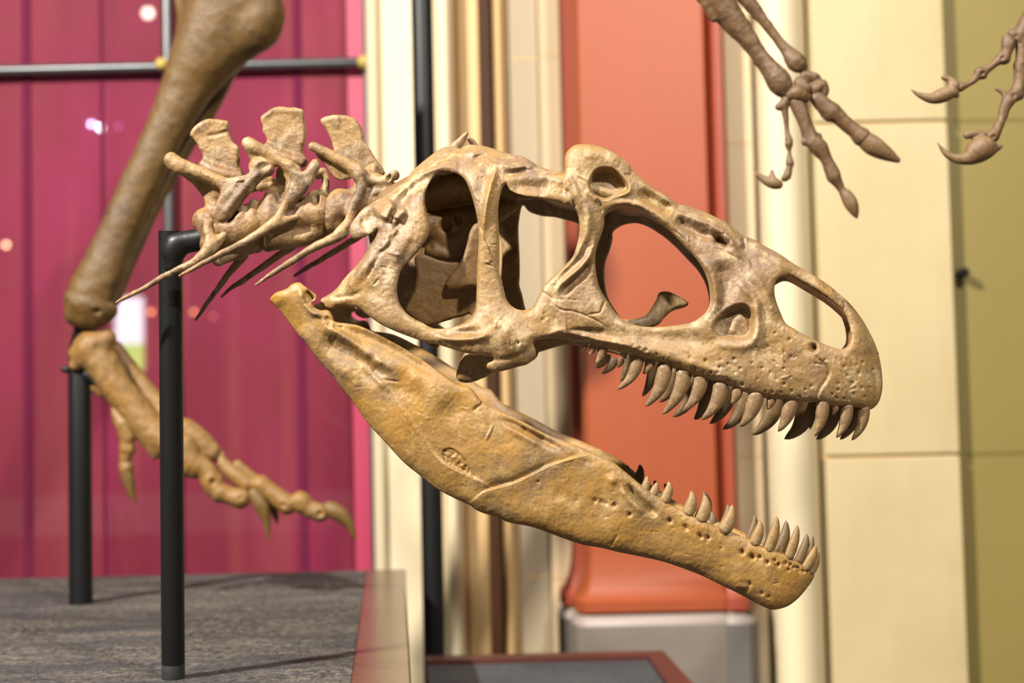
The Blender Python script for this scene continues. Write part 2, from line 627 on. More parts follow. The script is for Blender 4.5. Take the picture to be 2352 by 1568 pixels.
def sheet(outline, holes, wfun, step, L, kh, feats, rough=1.0, back=1.0, sm=4):
    """bone wall bounded by outline and holes (pixels) -> V, Q of its near-side surface pair"""
    loops = [cr_spline(outline, sm, True)] + [cr_spline(h, sm, True) for h in holes]
    o = loops[0]
    u0, v0 = o.min(0) - 4 * step
    nx, ny = [int(c) for c in np.ceil((o.max(0) - (u0, v0)) / step) + 5]
    gu = u0 + np.arange(nx) * step; gv = v0 + np.arange(ny) * step
    ins = np.zeros((ny, nx), bool)
    dist = np.full((ny, nx), 6.0 * step)
    for lp in loops:
        for i in range(len(lp)):
            a, b = lp[i], lp[(i + 1) % len(lp)]
            # parity
            j0, j1 = sorted((a[1], b[1]))
            js = np.nonzero((gv > j0) & (gv <= j1))[0]
            if len(js) and b[1] != a[1]:
                xc = a[0] + (gv[js] - a[1]) / (b[1] - a[1]) * (b[0] - a[0])
                for j, x in zip(js, xc):
                    ins[j, gu > x] ^= True
            # distance near the outline
            m_ = 4 * step
            c0 = max(int((min(a[0], b[0]) - m_ - u0) / step), 0); c1 = int((max(a[0], b[0]) + m_ - u0) / step) + 2
            r0 = max(int((min(a[1], b[1]) - m_ - v0) / step), 0); r1 = int((max(a[1], b[1]) + m_ - v0) / step) + 2
            U, V = np.meshgrid(gu[c0:c1], gv[r0:r1])
            e = b - a
            t = np.clip(((U - a[0]) * e[0] + (V - a[1]) * e[1]) / max(e @ e, 1e-9), 0, 1)
            d = np.hypot(U - a[0] - e[0] * t, V - a[1] - e[1] * t)
            g = dist[r0:r1, c0:c1]
            np.minimum(g, d, out=g)
    f = np.where(ins, -dist, dist)
    f[np.abs(f) < 1e-6] = 1e-6
    ins = f < 0
    c = ins[:-1, :-1].astype(int) + ins[1:, :-1] + ins[:-1, 1:] + ins[1:, 1:]
    act = c > 0
    full = c == 4
    # dual vertices
    cu, cv = np.meshgrid(gu[:-1] + step / 2, gv[:-1] + step / 2)
    su = np.zeros(c.shape); sv = np.zeros(c.shape); sn = np.zeros(c.shape)
    def edge(fa, fb, ua, va, ub, vb):
        x = (fa < 0) != (fb < 0)
        t = np.where(x, fa / np.where(x, fa - fb, 1), 0)
        su[...] += x * (ua + (ub - ua) * t); sv[...] += x * (va + (vb - va) * t); sn[...] += x
    A, B_, C_, D_ = f[:-1, :-1], f[:-1, 1:], f[1:, :-1], f[1:, 1:]
    l, r, t_, b_ = cu - step / 2, cu + step / 2, cv - step / 2, cv + step / 2
    edge(A, B_, l, t_, r, t_); edge(C_, D_, l, b_, r, b_); edge(A, C_, l, t_, l, b_); edge(B_, D_, r, t_, r, b_)
    mx = sn > 0
    cu[mx] = su[mx] / sn[mx]; cv[mx] = sv[mx] / sn[mx]
    # thickness from a screened Poisson problem: round edges, level middle
    Lc = L / step
    phi = np.zeros(c.shape)
    for _ in range(int(min(60 + 2.2 * Lc * Lc, 500))):
        s4 = np.zeros_like(phi)
        s4[1:-1, 1:-1] = phi[:-2, 1:-1] + phi[2:, 1:-1] + phi[1:-1, :-2] + phi[1:-1, 2:]
        phi = np.where(full, (s4 + 1) / (4 + 1 / Lc ** 2), 0)
    h = kh * np.sqrt(2 * phi) * step
    ef = np.clip(h / (kh * 10), 0, 1)
    rel = np.zeros(c.shape)
    for ft in feats:
        kind, pts, amp, sig = ft[:4]
        if kind == 'line': amp = amp * (1.75 if sig >= 5 else 1.2)
        pts = np.asarray(pts, float)
        m_ = 3.5 * sig + (6 if kind != 'step' else 22)
        c0 = max(int((pts[:, 0].min() - m_ - u0) / step), 0); c1 = int((pts[:, 0].max() + m_ - u0) / step) + 2
        r0 = max(int((pts[:, 1].min() - m_ - v0) / step), 0); r1 = int((pts[:, 1].max() + m_ - v0) / step) + 2
        U, V = cu[r0:r1, c0:c1], cv[r0:r1, c0:c1]
        if U.size == 0: continue
        if kind == 'dot':
            for (a, b) in pts:
                rel[r0:r1, c0:c1] += amp * np.exp(-((U - a) ** 2 + (V - b) ** 2) / (2 * sig * sig))
            continue
        if kind == 'pit':
            d = poly_sdf(U, V, cr_spline(pts, 4, True))
            x = np.clip(0.5 - d / (2 * sig), 0, 1)
            rel[r0:r1, c0:c1] += amp * x * x * (3 - 2 * x)
            if len(ft) > 4:
                rel[r0:r1, c0:c1] += ft[4] * x * blur_noise(U.shape, 1.3)
            continue
        if len(pts) > 2: pts = cr_spline(pts, 4)
        d, sd, tt = seg_dist(U, V, pts)
        tap = np.clip(np.minimum(tt, 1 - tt) / 0.18, 0, 1) * 0.85 + 0.15
        if kind == 'line':
            rel[r0:r1, c0:c1] += amp * tap * np.exp(-d * d / (2 * sig * sig))
        elif kind == 'step':
            rel[r0:r1, c0:c1] += amp * tap * np.tanh(sd * d / sig) * np.exp(-(d / 18.0) ** 2)
    rel += rough * (0.22 * blur_noise(c.shape, 2.4 / step) + 0.5 * blur_noise(c.shape, 9 / step) + 1.6 * blur_noise(c.shape, 28 / step))
    rel *= ef
    w = wfun(cu, cv)
    hf = np.maximum(h + rel, np.where(full, -0.6 * h - 8 * ef, 0))
    hf = np.where(full, h + rel, 0)
    hb = np.where(full, np.maximum(h * back, -(hf) + 5 * ef), 0)
    idx = -np.ones(c.shape, int)
    idx[act] = np.arange(act.sum())
    Uv, Vv = cu[act], cv[act]
    front = lat(Uv, Vv, (w + hf * PXS)[act])
    rim = ~full[act]
    fr_idx = idx
    nb = act.sum() - rim.sum()
    bidx = idx.copy()
    bi = np.nonzero(full[act])[0]
    mapb = np.arange(act.sum())
    mapb[bi] = act.sum() + np.arange(len(bi))
    mid = lat(Uv, Vv, w[act])
    backv = mid[bi] + NRM * (hb[act][bi] * PXS)[:, None]
    jj, ii = np.nonzero(ins)
    q = np.stack([idx[jj - 1, ii - 1], idx[jj, ii - 1], idx[jj, ii], idx[jj - 1, ii]], 1)
    Q = np.concatenate([q, mapb[q[:, ::-1]]])
    return np.concatenate([front, backv]), Q


def join(parts):
    V, Q, n = [], [], 0
    for v, q in parts:
        V.append(v); Q.append(q + n); n += len(v)
    return np.concatenate(V), np.concatenate(Q)


def roof(pts, wfun, sink, thick, rise=0.0, seg=10):
    """bone bridging the two side walls along the line pts"""
    pts = cr_spline(pts, 4)
    rings = []
    for i, (u, v) in enumerate(pts):
        a = lat(u, v + sink, float(wfun(np.array(u), np.array(v + sink))))
        b = mirror(a)
        up = np.array([0, 0, 1.0])
        t = pts[min(i + 1, len(pts) - 1)] - pts[max(i - 1, 0)]
        tx = np.array([math.cos(YAW), -math.sin(YAW), 0]) * t[0] + np.array([0, 0, -1]) * t[1]
        nrm = np.cross(NRM, tx); nrm /= np.linalg.norm(nrm)
        if nrm[2] < 0: nrm = -nrm
        ring = []
        for k in range(seg + 1):
            x = k / seg
            ring.append(a + (b - a) * x + nrm * PXS * (rise * math.sin(math.pi * x) + thick * 0.35))
        for k in range(seg, -1, -1):
            x = k / seg
            ring.append(a + (b - a) * x + nrm * PXS * (rise * math.sin(math.pi * x) - thick * 0.65))
        rings.append(ring)
    n = len(rings[0])
    V = np.array([p for r in rings for p in r])
    Q = []
    for i in range(len(rings) - 1):
        for j in range(n):
            a, b = i * n + j, i * n + (j + 1) % n
            Q.append((a, b, b + n, a + n))
    m_ = n // 2
    for j in range(m_ - 1):
        Q.append((j, n - 1 - j, n - 2 - j, j + 1))
        o = (len(rings) - 1) * n
        Q.append((o + j, o + j + 1, o + n - 2 - j, o + n - 1 - j))
    return V, np.array(Q)


def tooth(pts, width, wl, mat, parent, side=1, flat=0.72, lean=0.0):
    """curved conical tooth through pixel points (root, bend, tip)"""
    pts = np.asarray(pts, float)
    if len(pts) == 2:
        mpt = (pts[0] + pts[1]) / 2
        dv = pts[1] - pts[0]
        pts = np.array([pts[0], mpt + np.array([-dv[1], dv[0]]) * 0.06, pts[1]])
    p0, pm, p2 = pts
    p1 = 2 * pm - 0.5 * (p0 + p2)
    n, seg = 12, 12
    w = wl * side
    V, Q = [], []
    for i in range(n + 1):
        t = i / n
        t = t ** 0.9
        c = (1 - t) ** 2 * p0 + 2 * t * (1 - t) * p1 + t * t * p2
        tg = 2 * (1 - t) * (p1 - p0) + 2 * t * (p2 - p1)
        tg = tg / max(np.hypot(*tg), 1e-6)
        nr = np.array([-tg[1], tg[0]])
        r = width / 2 * ((1 - t ** 1.9) ** 0.62 * (0.93 + 0.12 * math.sin(math.pi * min(t * 1.3, 1)))) + 0.5
        for k in range(seg):
            a = 2 * math.pi * k / seg
            q = c + nr * r * math.cos(a)
            V.append((q[0], q[1], w + (r * flat * math.sin(a) + lean * t * side) * PXS))
    V = np.array(V)
    Wd = lat(V[:, 0], V[:, 1], V[:, 2])
    for i in range(n):
        for k in range(seg):
            a, b = i * seg + k, i * seg + (k + 1) % seg
            Q.append((a, b, b + seg, a + seg))
    o = n * seg
    top = len(Wd)
    c1 = lat(p2[0] + 0.0, p2[1], w)
    Wd = np.concatenate([Wd, [c1, lat(p0[0], p0[1], w)]])
    for k in range(0, seg, 2):
        Q.append((o + k, o + (k + 1) % seg, o + (k + 2) % seg, top))
        Q.append(((k + 2) % seg, (k + 1) % seg, k, top + 1))
    return mesh_np('tooth', Wd, np.array(Q), mat, parent, loc=Wd[-1])

# ------------------------------------------------------------------ skull
skull = empty('dinosaur_skull', tuple(M0), 'tan cast of a long dinosaur skull with open toothed jaws, filling the foreground', 'skull')

CR_OUT = [(802, 530), (805, 516), (813, 504), (826, 487), (841, 474), (866, 459), (890, 446), (912, 430), (933, 413), (943, 397), (964, 377), (980, 364), (997, 351), (1012, 342), (1025, 337), (1046, 336), (1056, 341), (1068, 334), (1086, 332), (1112, 335), (1142, 344), (1173, 354), (1201, 360), (1222, 371), (1239, 382), (1265, 391), (1292, 396), (1296, 388), (1296, 370), (1300, 352), (1312, 338), (1328, 331), (1348, 331), (1370, 334), (1398, 343), (1426, 361), (1446, 379), (1456, 395), (1477, 412), (1502, 433), (1530, 449), (1556, 468), (1569, 470), (1589, 476), (1617, 486), (1643, 498), (1666, 510), (1689, 527), (1709, 541), (1732, 550), (1757, 565), (1791, 583), (1821, 604), (1847, 619), (1890, 645), (1924, 671), (1954, 699), (1979, 731), (1997, 762), (2013, 797), (2023, 836), (2027, 875), (2025, 903), (2016, 927), (1997, 941), (1970, 936), (1939, 932), (1908, 932), (1887, 924), (1875, 923), (1847, 924), (1817, 921), (1786, 917), (1755, 910), (1719, 903), (1694, 894), (1664, 881), (1639, 875), (1602, 866), (1557, 849), (1511, 832), (1480, 825), (1446, 815), (1408, 805), (1383, 798), (1357, 791), (1319, 782), (1281, 777), (1255, 777), (1226, 784), (1230, 803), (1229, 819), (1212, 836), (1190, 842), (1170, 848), (1145, 853), (1122, 848), (1118, 836), (1133, 823), (1102, 816), (1064, 809), (1025, 797), (998, 789), (983, 787), (932, 770), (881, 748), (842, 722), (825, 708), (804, 703), (780, 702), (768, 708), (752, 708), (738, 698), (737, 687), (753, 677), (773, 662), (791, 639), (817, 611), (836, 586), (851, 561), (862, 545), (868, 528), (856, 535), (844, 541), (830, 547), (818, 549), (807, 545)]
CR_HOLES = [
    [(1010, 399), (1027, 396), (1050, 400), (1066, 411), (1076, 430), (1086, 459), (1094, 492), (1098, 520), (1099, 561), (1096, 612), (1094, 678), (1092, 705), (1085, 724), (1064, 742), (1034, 752), (998, 754), (970, 741), (939, 723), (919, 698), (912, 670), (914, 644), (924, 616), (944, 596), (962, 575), (975, 558), (983, 543), (987, 522), (982, 492), (976, 464), (978, 440), (992, 412)],
    [(1160, 424), (1176, 440), (1209, 451), (1240, 455), (1268, 462), (1292, 468), (1312, 477), (1326, 489), (1331, 524), (1326, 558), (1314, 591), (1286, 619), (1262, 642), (1248, 658), (1237, 680), (1224, 704), (1209, 711), (1191, 711), (1176, 703), (1164, 688), (1158, 668), (1153, 645), (1146, 622), (1147, 599), (1147, 561), (1145, 510), (1144, 484), (1149, 450)],
    [(1389, 496), (1403, 484), (1423, 477), (1449, 476), (1477, 486), (1502, 502), (1525, 519), (1553, 545), (1579, 573), (1602, 598), (1620, 629), (1629, 662), (1630, 698), (1617, 721), (1593, 738), (1563, 745), (1520, 750), (1485, 750), (1459, 746), (1434, 736), (1416, 721), (1395, 690), (1378, 662), (1370, 631), (1367, 593), (1371, 566), (1381, 540), (1388, 514)],
    [(1780, 654), (1788, 641), (1811, 633), (1841, 646), (1878, 667), (1909, 689), (1936, 713), (1948, 738), (1954, 768), (1951, 787), (1936, 801), (1909, 796), (1878, 783), (1847, 768), (1823, 754), (1804, 741), (1794, 720), (1783, 692), (1779, 672)],
]
_wu = np.array([600, 800, 900, 1000, 1100, 1200, 1300, 1400, 1500, 1600, 1700, 1800, 1880, 1940, 1985, 2010, 2030])
_ww = np.array([.130, .128, .133, .130, .126, .117, .108, .099, .088, .079, .072, .063, .054, .043, .029, .018, .008])
_tu = np.array([p[0] for p in CR_OUT[:60]], float); _tv = np.array([p[1] for p in CR_OUT[:60]], float)
_o = np.argsort(_tu); _tu, _tv = _tu[_o], _tv[_o]
_du = np.array([800, 860, 950, 1050, 1130, 1220, 1290, 1330, 1400, 1500, 1600, 1700, 1800, 1900, 1980, 2030])
_dw = np.array([.012, .022, .045, .062, .050, .032, .012, .008, .008, .014, .022, .026, .026, .022, .012, .004])


def w_cr(u, v):
    w = np.interp(u, _wu, _ww)
    dv = np.maximum(v - np.interp(u, _tu, _tv), 0)
    w = w - np.interp(u, _du, _dw) * np.exp(-(dv / 62.0) ** 1.4)
    # cheek swells below the eye, tooth row tucked in a little
    w = w + .010 * np.exp(-(((u - 1170) / 80) ** 2 + ((v - 775) / 45) ** 2))
    row = np.interp(u, [1280, 1440, 1600, 1720, 1880, 2020], [778, 812, 866, 903, 924, 935])
    w = w - .007 * np.exp(-(np.maximum(row - v, 0) / 22.0)) * (u > 1300)
    # quadrate and back of the cheek turn inward
    w = w - .020 * np.clip((900 - u) / 160, 0, 1) ** 1.5 * np.clip((v - 520) / 60, 0, 1)
    return np.maximum(w, .005)


L_, S_, D_ = 'line', 'step', 'dot'
CR_F = [
    # squamosal and temporal rim
    (L_, [(1044, 384), (1020, 381), (999, 387), (975, 395), (955, 405), (930, 430), (903, 452), (885, 466)], 6, 6),
    (L_, [(1046, 360), (1010, 366), (975, 388), (945, 418)], -3, 4),
    (L_, [(1055, 342), (1030, 352), (1000, 366)], -4, 3), (L_, [(1060, 345), (1085, 352), (1120, 350)], 4, 5),
    (L_, [(992, 408), (962, 425), (936, 448), (921, 470), (905, 486)], -7, 8),
    (L_, [(905, 462), (888, 482), (876, 505)], 13, 13), (L_, [(900, 470), (893, 490), (886, 506)], 5, 4),
    (L_, [(930, 478), (918, 490), (908, 505)], 8, 8), (L_, [(940, 472), (934, 492), (915, 516), (900, 530)], -5, 4), (L_, [(912, 474), (899, 495), (893, 512)], -6, 4),
    (S_, [(945, 470), (936, 500), (915, 523), (893, 560), (866, 580)], 3.0, 3),
    (L_, [(900, 535), (893, 563), (870, 585)], -4, 3), (L_, [(826, 520), (850, 505), (872, 490)], -9, 14),
    (L_, [(860, 580), (822, 630), (790, 672)], 5, 10), (L_, [(905, 590), (880, 640), (850, 690)], -3, 14),
    (L_, [(952, 548), (930, 590), (912, 620)], -3, 8), (L_, [(885, 575), (905, 583), (920, 586)], 3, 3),
    (L_, [(868, 590), (850, 622), (842, 640)], -3, 3), (L_, [(835, 665), (810, 678), (760, 684)], -3, 4),
    # postorbital
    (L_, [(1137, 362), (1137, 390), (1126, 430), (1117, 470), (1112, 510), (1108, 545)], 6, 5),
    (L_, [(1120, 380), (1108, 420), (1104, 455)], -5, 9),
    (L_, [(1098, 505), (1112, 540), (1128, 580), (1143, 616)], -2.4, 1.8),
    (S_, [(1100, 510), (1112, 540), (1128, 580), (1143, 618)], 1.6, 3),
    (L_, [(1143, 376), (1165, 380), (1190, 384), (1215, 378)], 5, 6), (L_, [(1155, 400), (1180, 397), (1215, 387)], -5, 5),
    (L_, [(1130, 367), (1142, 372), (1160, 372)], -3, 3), (L_, [(1205, 366), (1220, 376), (1212, 390)], 4, 5),
    (L_, [(1170, 430), (1215, 430), (1260, 436)], -8, 12), (L_, [(1240, 398), (1275, 410), (1300, 420)], 4, 8),
    (L_, [(1085, 380), (1100, 360), (1120, 352)], -5, 6),
    # bar in front of the eye
    (L_, [(1330, 440), (1342, 468), (1350, 500), (1346, 540), (1330, 575), (1306, 606), (1278, 634), (1255, 662)], 6, 9),
    (L_, [(1366, 540), (1360, 575), (1342, 606), (1315, 630), (1290, 652), (1276, 672)], 6, 5),
    (L_, [(1360, 600), (1335, 632), (1308, 656), (1290, 680)], -8, 6),
    (L_, [(1348, 548), (1336, 585), (1312, 612), (1286, 638)], -3, 5),
    (L_, [(1298, 432), (1318, 462), (1326, 480)], -4, 5), (D_, [(1318, 445), (1312, 455)], 4, 9),
    (L_, [(1302, 390), (1318, 425), (1330, 455), (1334, 480)], 4, 5),
    # horn and its pocket
    ('pit', [(1356, 425), (1362, 403), (1377, 389), (1403, 389), (1423, 404), (1439, 424), (1440, 437), (1425, 444), (1410, 449), (1393, 455), (1379, 452), (1364, 443)], -34, 6),
    (L_, [(1395, 452), (1415, 446), (1440, 442), (1448, 428)], 5, 5),
    (L_, [(1350, 432), (1356, 446), (1375, 460)], 4, 6), (L_, [(1340, 345), (1385, 352), (1425, 375)], 4, 14),
    (L_, [(1452, 386), (1446, 402), (1432, 398)], -3, 2), (L_, [(1375, 460), (1379, 475), (1384, 490)], -3, 3),
    (L_, [(1464, 440), (1490, 456), (1518, 472), (1545, 485)], -8, 8), (L_, [(1400, 470), (1440, 466), (1475, 474), (1510, 494), (1548, 525)], 4, 6),
    (L_, [(1470, 414), (1510, 443), (1550, 470)], 4, 5),
    # rough nasal ridge and the hollow below it
    (L_, [(1552, 482), (1572, 492), (1600, 503), (1630, 515), (1655, 530), (1672, 548), (1685, 572), (1692, 592)], 7, 8),
    (L_, [(1551, 501), (1580, 522), (1612, 538), (1640, 545)], -8, 8),
    (L_, [(1644, 545), (1660, 556), (1675, 566)], -17, 6), (D_, [(1648, 546)], -8, 7),
    (L_, [(1660, 500), (1690, 540), (1715, 570)], 4, 6), (L_, [(1705, 545), (1710, 560), (1708, 575)], -5, 3),
    (L_, [(1690, 580), (1716, 600), (1722, 625)], 3, 4), (L_, [(1642, 568), (1665, 578), (1690, 592)], -3, 2),
    (L_, [(1545, 526), (1562, 540), (1573, 552)], -2.5, 1.6),
    (L_, [(1720, 560), (1780, 590), (1835, 620)], 3, 10),
    # in front of the antorbital opening
    (L_, [(1655, 600), (1668, 640), (1660, 690), (1640, 715)], -6, 14), (L_, [(1600, 590), (1632, 625), (1645, 670), (1644, 705), (1625, 730)], 5, 8),
    (L_, [(1700, 640), (1712, 665), (1735, 690), (1738, 720)], 5, 7), (L_, [(1720, 620), (1745, 650), (1765, 690), (1780, 730)], 4, 8),
    ('pit', [(1639, 754), (1648, 734), (1672, 712), (1704, 701), (1724, 714), (1729, 738), (1728, 759), (1716, 774), (1694, 778), (1668, 775), (1650, 770)], -25, 7),
    (L_, [(1702, 718), (1692, 740), (1680, 768)], 3, 7),
    (L_, [(1740, 700), (1742, 740), (1738, 770), (1722, 788)], 6, 7),
    # upper jaw: shelf, hollow, sutures
    (L_, [(1262, 768), (1290, 762), (1330, 768), (1380, 780), (1430, 790), (1475, 800)], 4, 5),
    (L_, [(1300, 764), (1400, 764), (1500, 772), (1600, 782), (1680, 790)], -5, 13), (L_, [(1640, 790), (1700, 796), (1745, 785)], 3, 7),
    (L_, [(1450, 795), (1510, 812), (1570, 830), (1640, 852), (1700, 872)], 3, 9),
    (S_, [(1256, 774), (1275, 765), (1293, 759), (1318, 754), (1339, 753), (1370, 755), (1398, 757)], -2.2, 2.5),
    (L_, [(1266, 694), (1283, 708), (1300, 713), (1316, 714), (1344, 724), (1370, 736), (1398, 754)], -2.6, 1.7),
    (L_, [(1346, 723), (1362, 720), (1378, 717), (1384, 703), (1391, 688)], -2.8, 1.7), (L_, [(1238, 665), (1262, 680), (1272, 690)], -2, 1.6),
    (L_, [(1872, 817), (1887, 829), (1903, 848), (1899, 869), (1882, 894), (1875, 922)], -5, 2.4),
    (S_, [(1887, 829), (1904, 848), (1899, 869), (1882, 894), (1875, 922)], -2.5, 4),
    (L_, [(1935, 715), (1941, 700), (1934, 690)], -2, 2),
    # cheek
    (L_, [(998, 772), (1046, 779), (1097, 776), (1130, 764)], 5, 6), (L_, [(1010, 762), (1055, 764), (1095, 758)], -5, 7),
    (D_, [(1175, 785)], 5, 26), (D_, [(1200, 748)], -4, 18), (L_, [(1120, 700), (1140, 740), (1180, 765)], 3, 14),
    (L_, [(1120, 825), (1160, 825), (1200, 812), (1224, 790)], -2.5, 4), (D_, [(1189, 787)], -6, 3),
    (D_, [(1253, 728), (1250, 720), (1247, 735)], -3, 3), (L_, [(1000, 748), (1030, 762), (1060, 770)], 3, 4),
]
# small nutrient holes
CR_F.append((D_, [(1869, 803), (1871, 799), (1868, 795)], -9, 4.5))
_pits = [(1758, 776), (1780, 765), (1813, 780), (1763, 796), (1735, 797), (1801, 808), (1817, 819), (1686, 824), (1783, 836), (1800, 846), (1770, 855), (1653, 843), (1672, 835), (1655, 826), (1621, 828), (1584, 822), (1614, 855), (1633, 855), (1647, 855), (1595, 846), (1524, 823), (1508, 813), (1484, 803), (1454, 793), (1470, 799), (1688, 855), (1687, 882), (1705, 882), (1758, 898), (1774, 900), (1794, 901), (1818, 898), (1849, 894), (1863, 887), (1800, 882), (1783, 870), (1815, 865), (1836, 910), (1895, 826), (1939, 842), (1967, 838), (1981, 832), (1954, 879), (1926, 881), (1938, 915), (1951, 917), (1921, 914), (1972, 857), (1995, 873), (1997, 890), (2010, 880), (1985, 912), (1911, 905), (1925, 895), (1960, 905), (1980, 890), (1945, 862), (2005, 850), (1670, 870), (1700, 846), (1740, 870), (1750, 845), (1540, 836), (1560, 838)]
for i, p in enumerate(_pits):
    CR_F.append((D_, [p], -2.6 - 2.2 * ((i * 37) % 5) / 4, 1.9 + ((i * 13) % 4) * 0.35))
for i in range(60):  # wrinkles of the weathered surface
    a = RNG.uniform(0, 1)
    p = [(RNG.uniform(830, 960), RNG.uniform(500, 690)), (RNG.uniform(1100, 1330), RNG.uniform(640, 800)), (RNG.uniform(1320, 1450), RNG.uniform(360, 560)), (RNG.uniform(1540, 1760), RNG.uniform(500, 640)), (RNG.uniform(1700, 2000), RNG.uniform(780, 920)), (RNG.uniform(1090, 1150), RNG.uniform(400, 640))][i % 6]
    an = RNG.uniform(0, math.pi)
    ln = RNG.uniform(8, 26)
    CR_F.append((L_, [p, (p[0] + math.cos(an) * ln * .5 + RNG.uniform(-3, 3), p[1] + math.sin(an) * ln * .5), (p[0] + math.cos(an) * ln, p[1] + math.sin(an) * ln)], RNG.choice([-2.2, -1.6, 2.0]), RNG.uniform(1.3, 2.2)))

near = sheet(CR_OUT, CR_HOLES, w_cr, 1.75, 21, 0.9, CR_F, rough=1.0)
far_out = [q for q in CR_OUT if not (1116 < q[0] < 1232 and q[1] > 783)]
fv, fq = sheet(far_out, CR_HOLES, w_cr, 3.4, 21, 0.9, CR_F[:70], rough=0.6)
far = (mirror(fv), fq[:, ::-1])
roofs = [
    roof([(1000, 352), (1060, 340), (1110, 338), (1160, 352), (1215, 372), (1265, 392), (1310, 398)], w_cr, 26, 34, 0),
    roof([(1290, 398), (1340, 400), (1420, 420), (1480, 430), (1556, 478)], w_cr, 26, 20, 0),
    roof([(1556, 474), (1620, 490), (1689, 530), (1757, 568), (1847, 622), (1924, 674), (1979, 735), (2013, 800)], w_cr, 16, 18, 2),
    roof([(1880, 905), (1940, 915), (2000, 915)], w_cr, -10, 16, -4),
]
cv, cq = join([near, far] + roofs)
cranium = mesh_np('cranium', cv, cq, M['cranium'], skull)

# braincase, palate and inner bones seen through the openings
b = Vol(SK_Y, 3.2, 10)
b.chain([(905, 470, 10, 42), (985, 440, 5, 50), (1080, 425, 0, 46), (1180, 425, -8, 34), (1290, 435, -20, 24)], flat=1.5)
b.chain([(880, 505, 5, 34), (950, 520, 5, 46), (1040, 520, 0, 44), (1100, 500, -4, 36), (1165, 470, -8, 24)], flat=1.2)
b.chain([(1010, 540, -30, 22), (1050, 560, -34, 26), (1080, 520, -34, 20)], k=6)
b.chain([(1000, 580, -20, 26), (1060, 590, -24, 24)], flat=1.5)
b.ball(1024, 515, -62, 17, 17, 26, sub=True, k=4)
b.ball(1052, 500, -60, 9, 18, 26, -15, sub=True, k=4)
b.ball(985, 560, -70, 10, 12, 30, 0, sub=True, k=4)
b.ball(995, 470, -70, 22, 13, 24, -30, sub=True, k=8)
b.chain([(866, 575, 60, 14), (862, 520, 30, 18)], k=6)
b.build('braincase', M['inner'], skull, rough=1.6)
b = Vol(SK_Y, 2.6, 6)
b.plate([(952, 590), (972, 584), (1000, 594), (1034, 602), (1062, 600), (1104, 590), (1108, 680), (1092, 738), (1080, 720), (1062, 728), (1040, 732), (1005, 744), (975, 748), (945, 728), (930, 712), (950, 670), (956, 620)], -78, 9, 7)
b.plate([(1022, 655), (1030, 636), (1054, 606), (1070, 570), (1076, 540), (1086, 518), (1098, 512), (1112, 520), (1108, 650), (1085, 660), (1040, 666), (1026, 664)], -98, 12, 11, k=3)
b.chain([(935, 735, -40, 10), (960, 760, -20, 12), (1000, 790, 0, 10)])
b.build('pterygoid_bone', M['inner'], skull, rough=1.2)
b = Vol(SK_Y, 2.6, 6)
b.plate([(1050, 858), (1066, 815), (1084, 806), (1140, 812), (1230, 800), (1228, 826), (1190, 840), (1140, 852), (1110, 868), (1080, 878), (1058, 874)], -112, 15, 11)
b.chain([(1062, 862, -112, 13), (1078, 822, -116, 12)], k=8)
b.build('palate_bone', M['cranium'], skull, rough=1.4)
b = Vol(SK_Y, 2.2, 5)
b.chain([(1430, 745, -70, 12), (1480, 742, -66, 14), (1505, 722, -62, 15), (1524, 700, -58, 17)], flat=0.7)
b.plate([(1508, 690), (1512, 674), (1522, 669), (1534, 669), (1560, 680), (1580, 694), (1579, 702), (1565, 708), (1545, 714), (1528, 726), (1510, 748), (1478, 748), (1492, 722)], -58, 13, 11, k=8)
b.build('palatine_process', M['cranium'], skull, rough=1.0)
b = Vol(SK_Y + .04, 2.6, 6)
b.plate([(1008, 356), (1030, 336), (1050, 319), (1066, 305), (1074, 301), (1077, 307), (1068, 324), (1060, 342), (1040, 356)], 0, 12, 9, n=1)
b.chain([(1074, 316, 20, 5), (1086, 328, 20, 8), (1094, 345, 20, 10)])
b.build('nape_spine', M['cranium'], skull)

# ------------------------------------------------------------------ lower jaw
MD_OUT = [(620, 686), (633, 672), (646, 667), (659, 662), (671, 652), (687, 648), (698, 655), (715, 669), (727, 679), (724, 690), (716, 694), (722, 705), (736, 712), (753, 712), (763, 722), (770, 738), (794, 742), (819, 746), (845, 756), (881, 774), (932, 802), (983, 835), (1034, 869), (1059, 884), (1078, 889), (1092, 903), (1107, 921), (1136, 936), (1149, 943), (1197, 966), (1256, 997), (1300, 1013), (1341, 1030), (1368, 1042), (1409, 1062), (1441, 1087), (1474, 1114), (1512, 1139), (1545, 1161), (1572, 1174), (1599, 1187), (1643, 1207), (1681, 1221), (1719, 1237), (1749, 1253), (1784, 1265), (1817, 1280), (1844, 1297), (1869, 1317), (1867, 1330), (1852, 1352), (1833, 1374), (1809, 1392), (1779, 1400), (1763, 1397), (1730, 1381), (1695, 1362), (1654, 1342), (1613, 1322), (1561, 1302), (1518, 1288), (1463, 1276), (1422, 1268), (1382, 1258), (1341, 1251), (1300, 1238), (1226, 1211), (1167, 1199), (1143, 1186), (1116, 1180), (1092, 1170), (1080, 1160), (1048, 1146), (1003, 1122), (973, 1098), (929, 1063), (890, 1021), (854, 982), (835, 958), (818, 934), (804, 914), (780, 887), (766, 866), (728, 824), (702, 787), (688, 773), (674, 753), (646, 717), (626, 696)]
_mu = np.array([600, 700, 800, 900, 1000, 1100, 1200, 1300, 1400, 1500, 1600, 1700, 1760, 1810, 1845, 1875])
_mw = np.array([.120, .124, .122, .118, .113, .106, .098, .089, .079, .069, .058, .046, .038, .027, .017, .007])


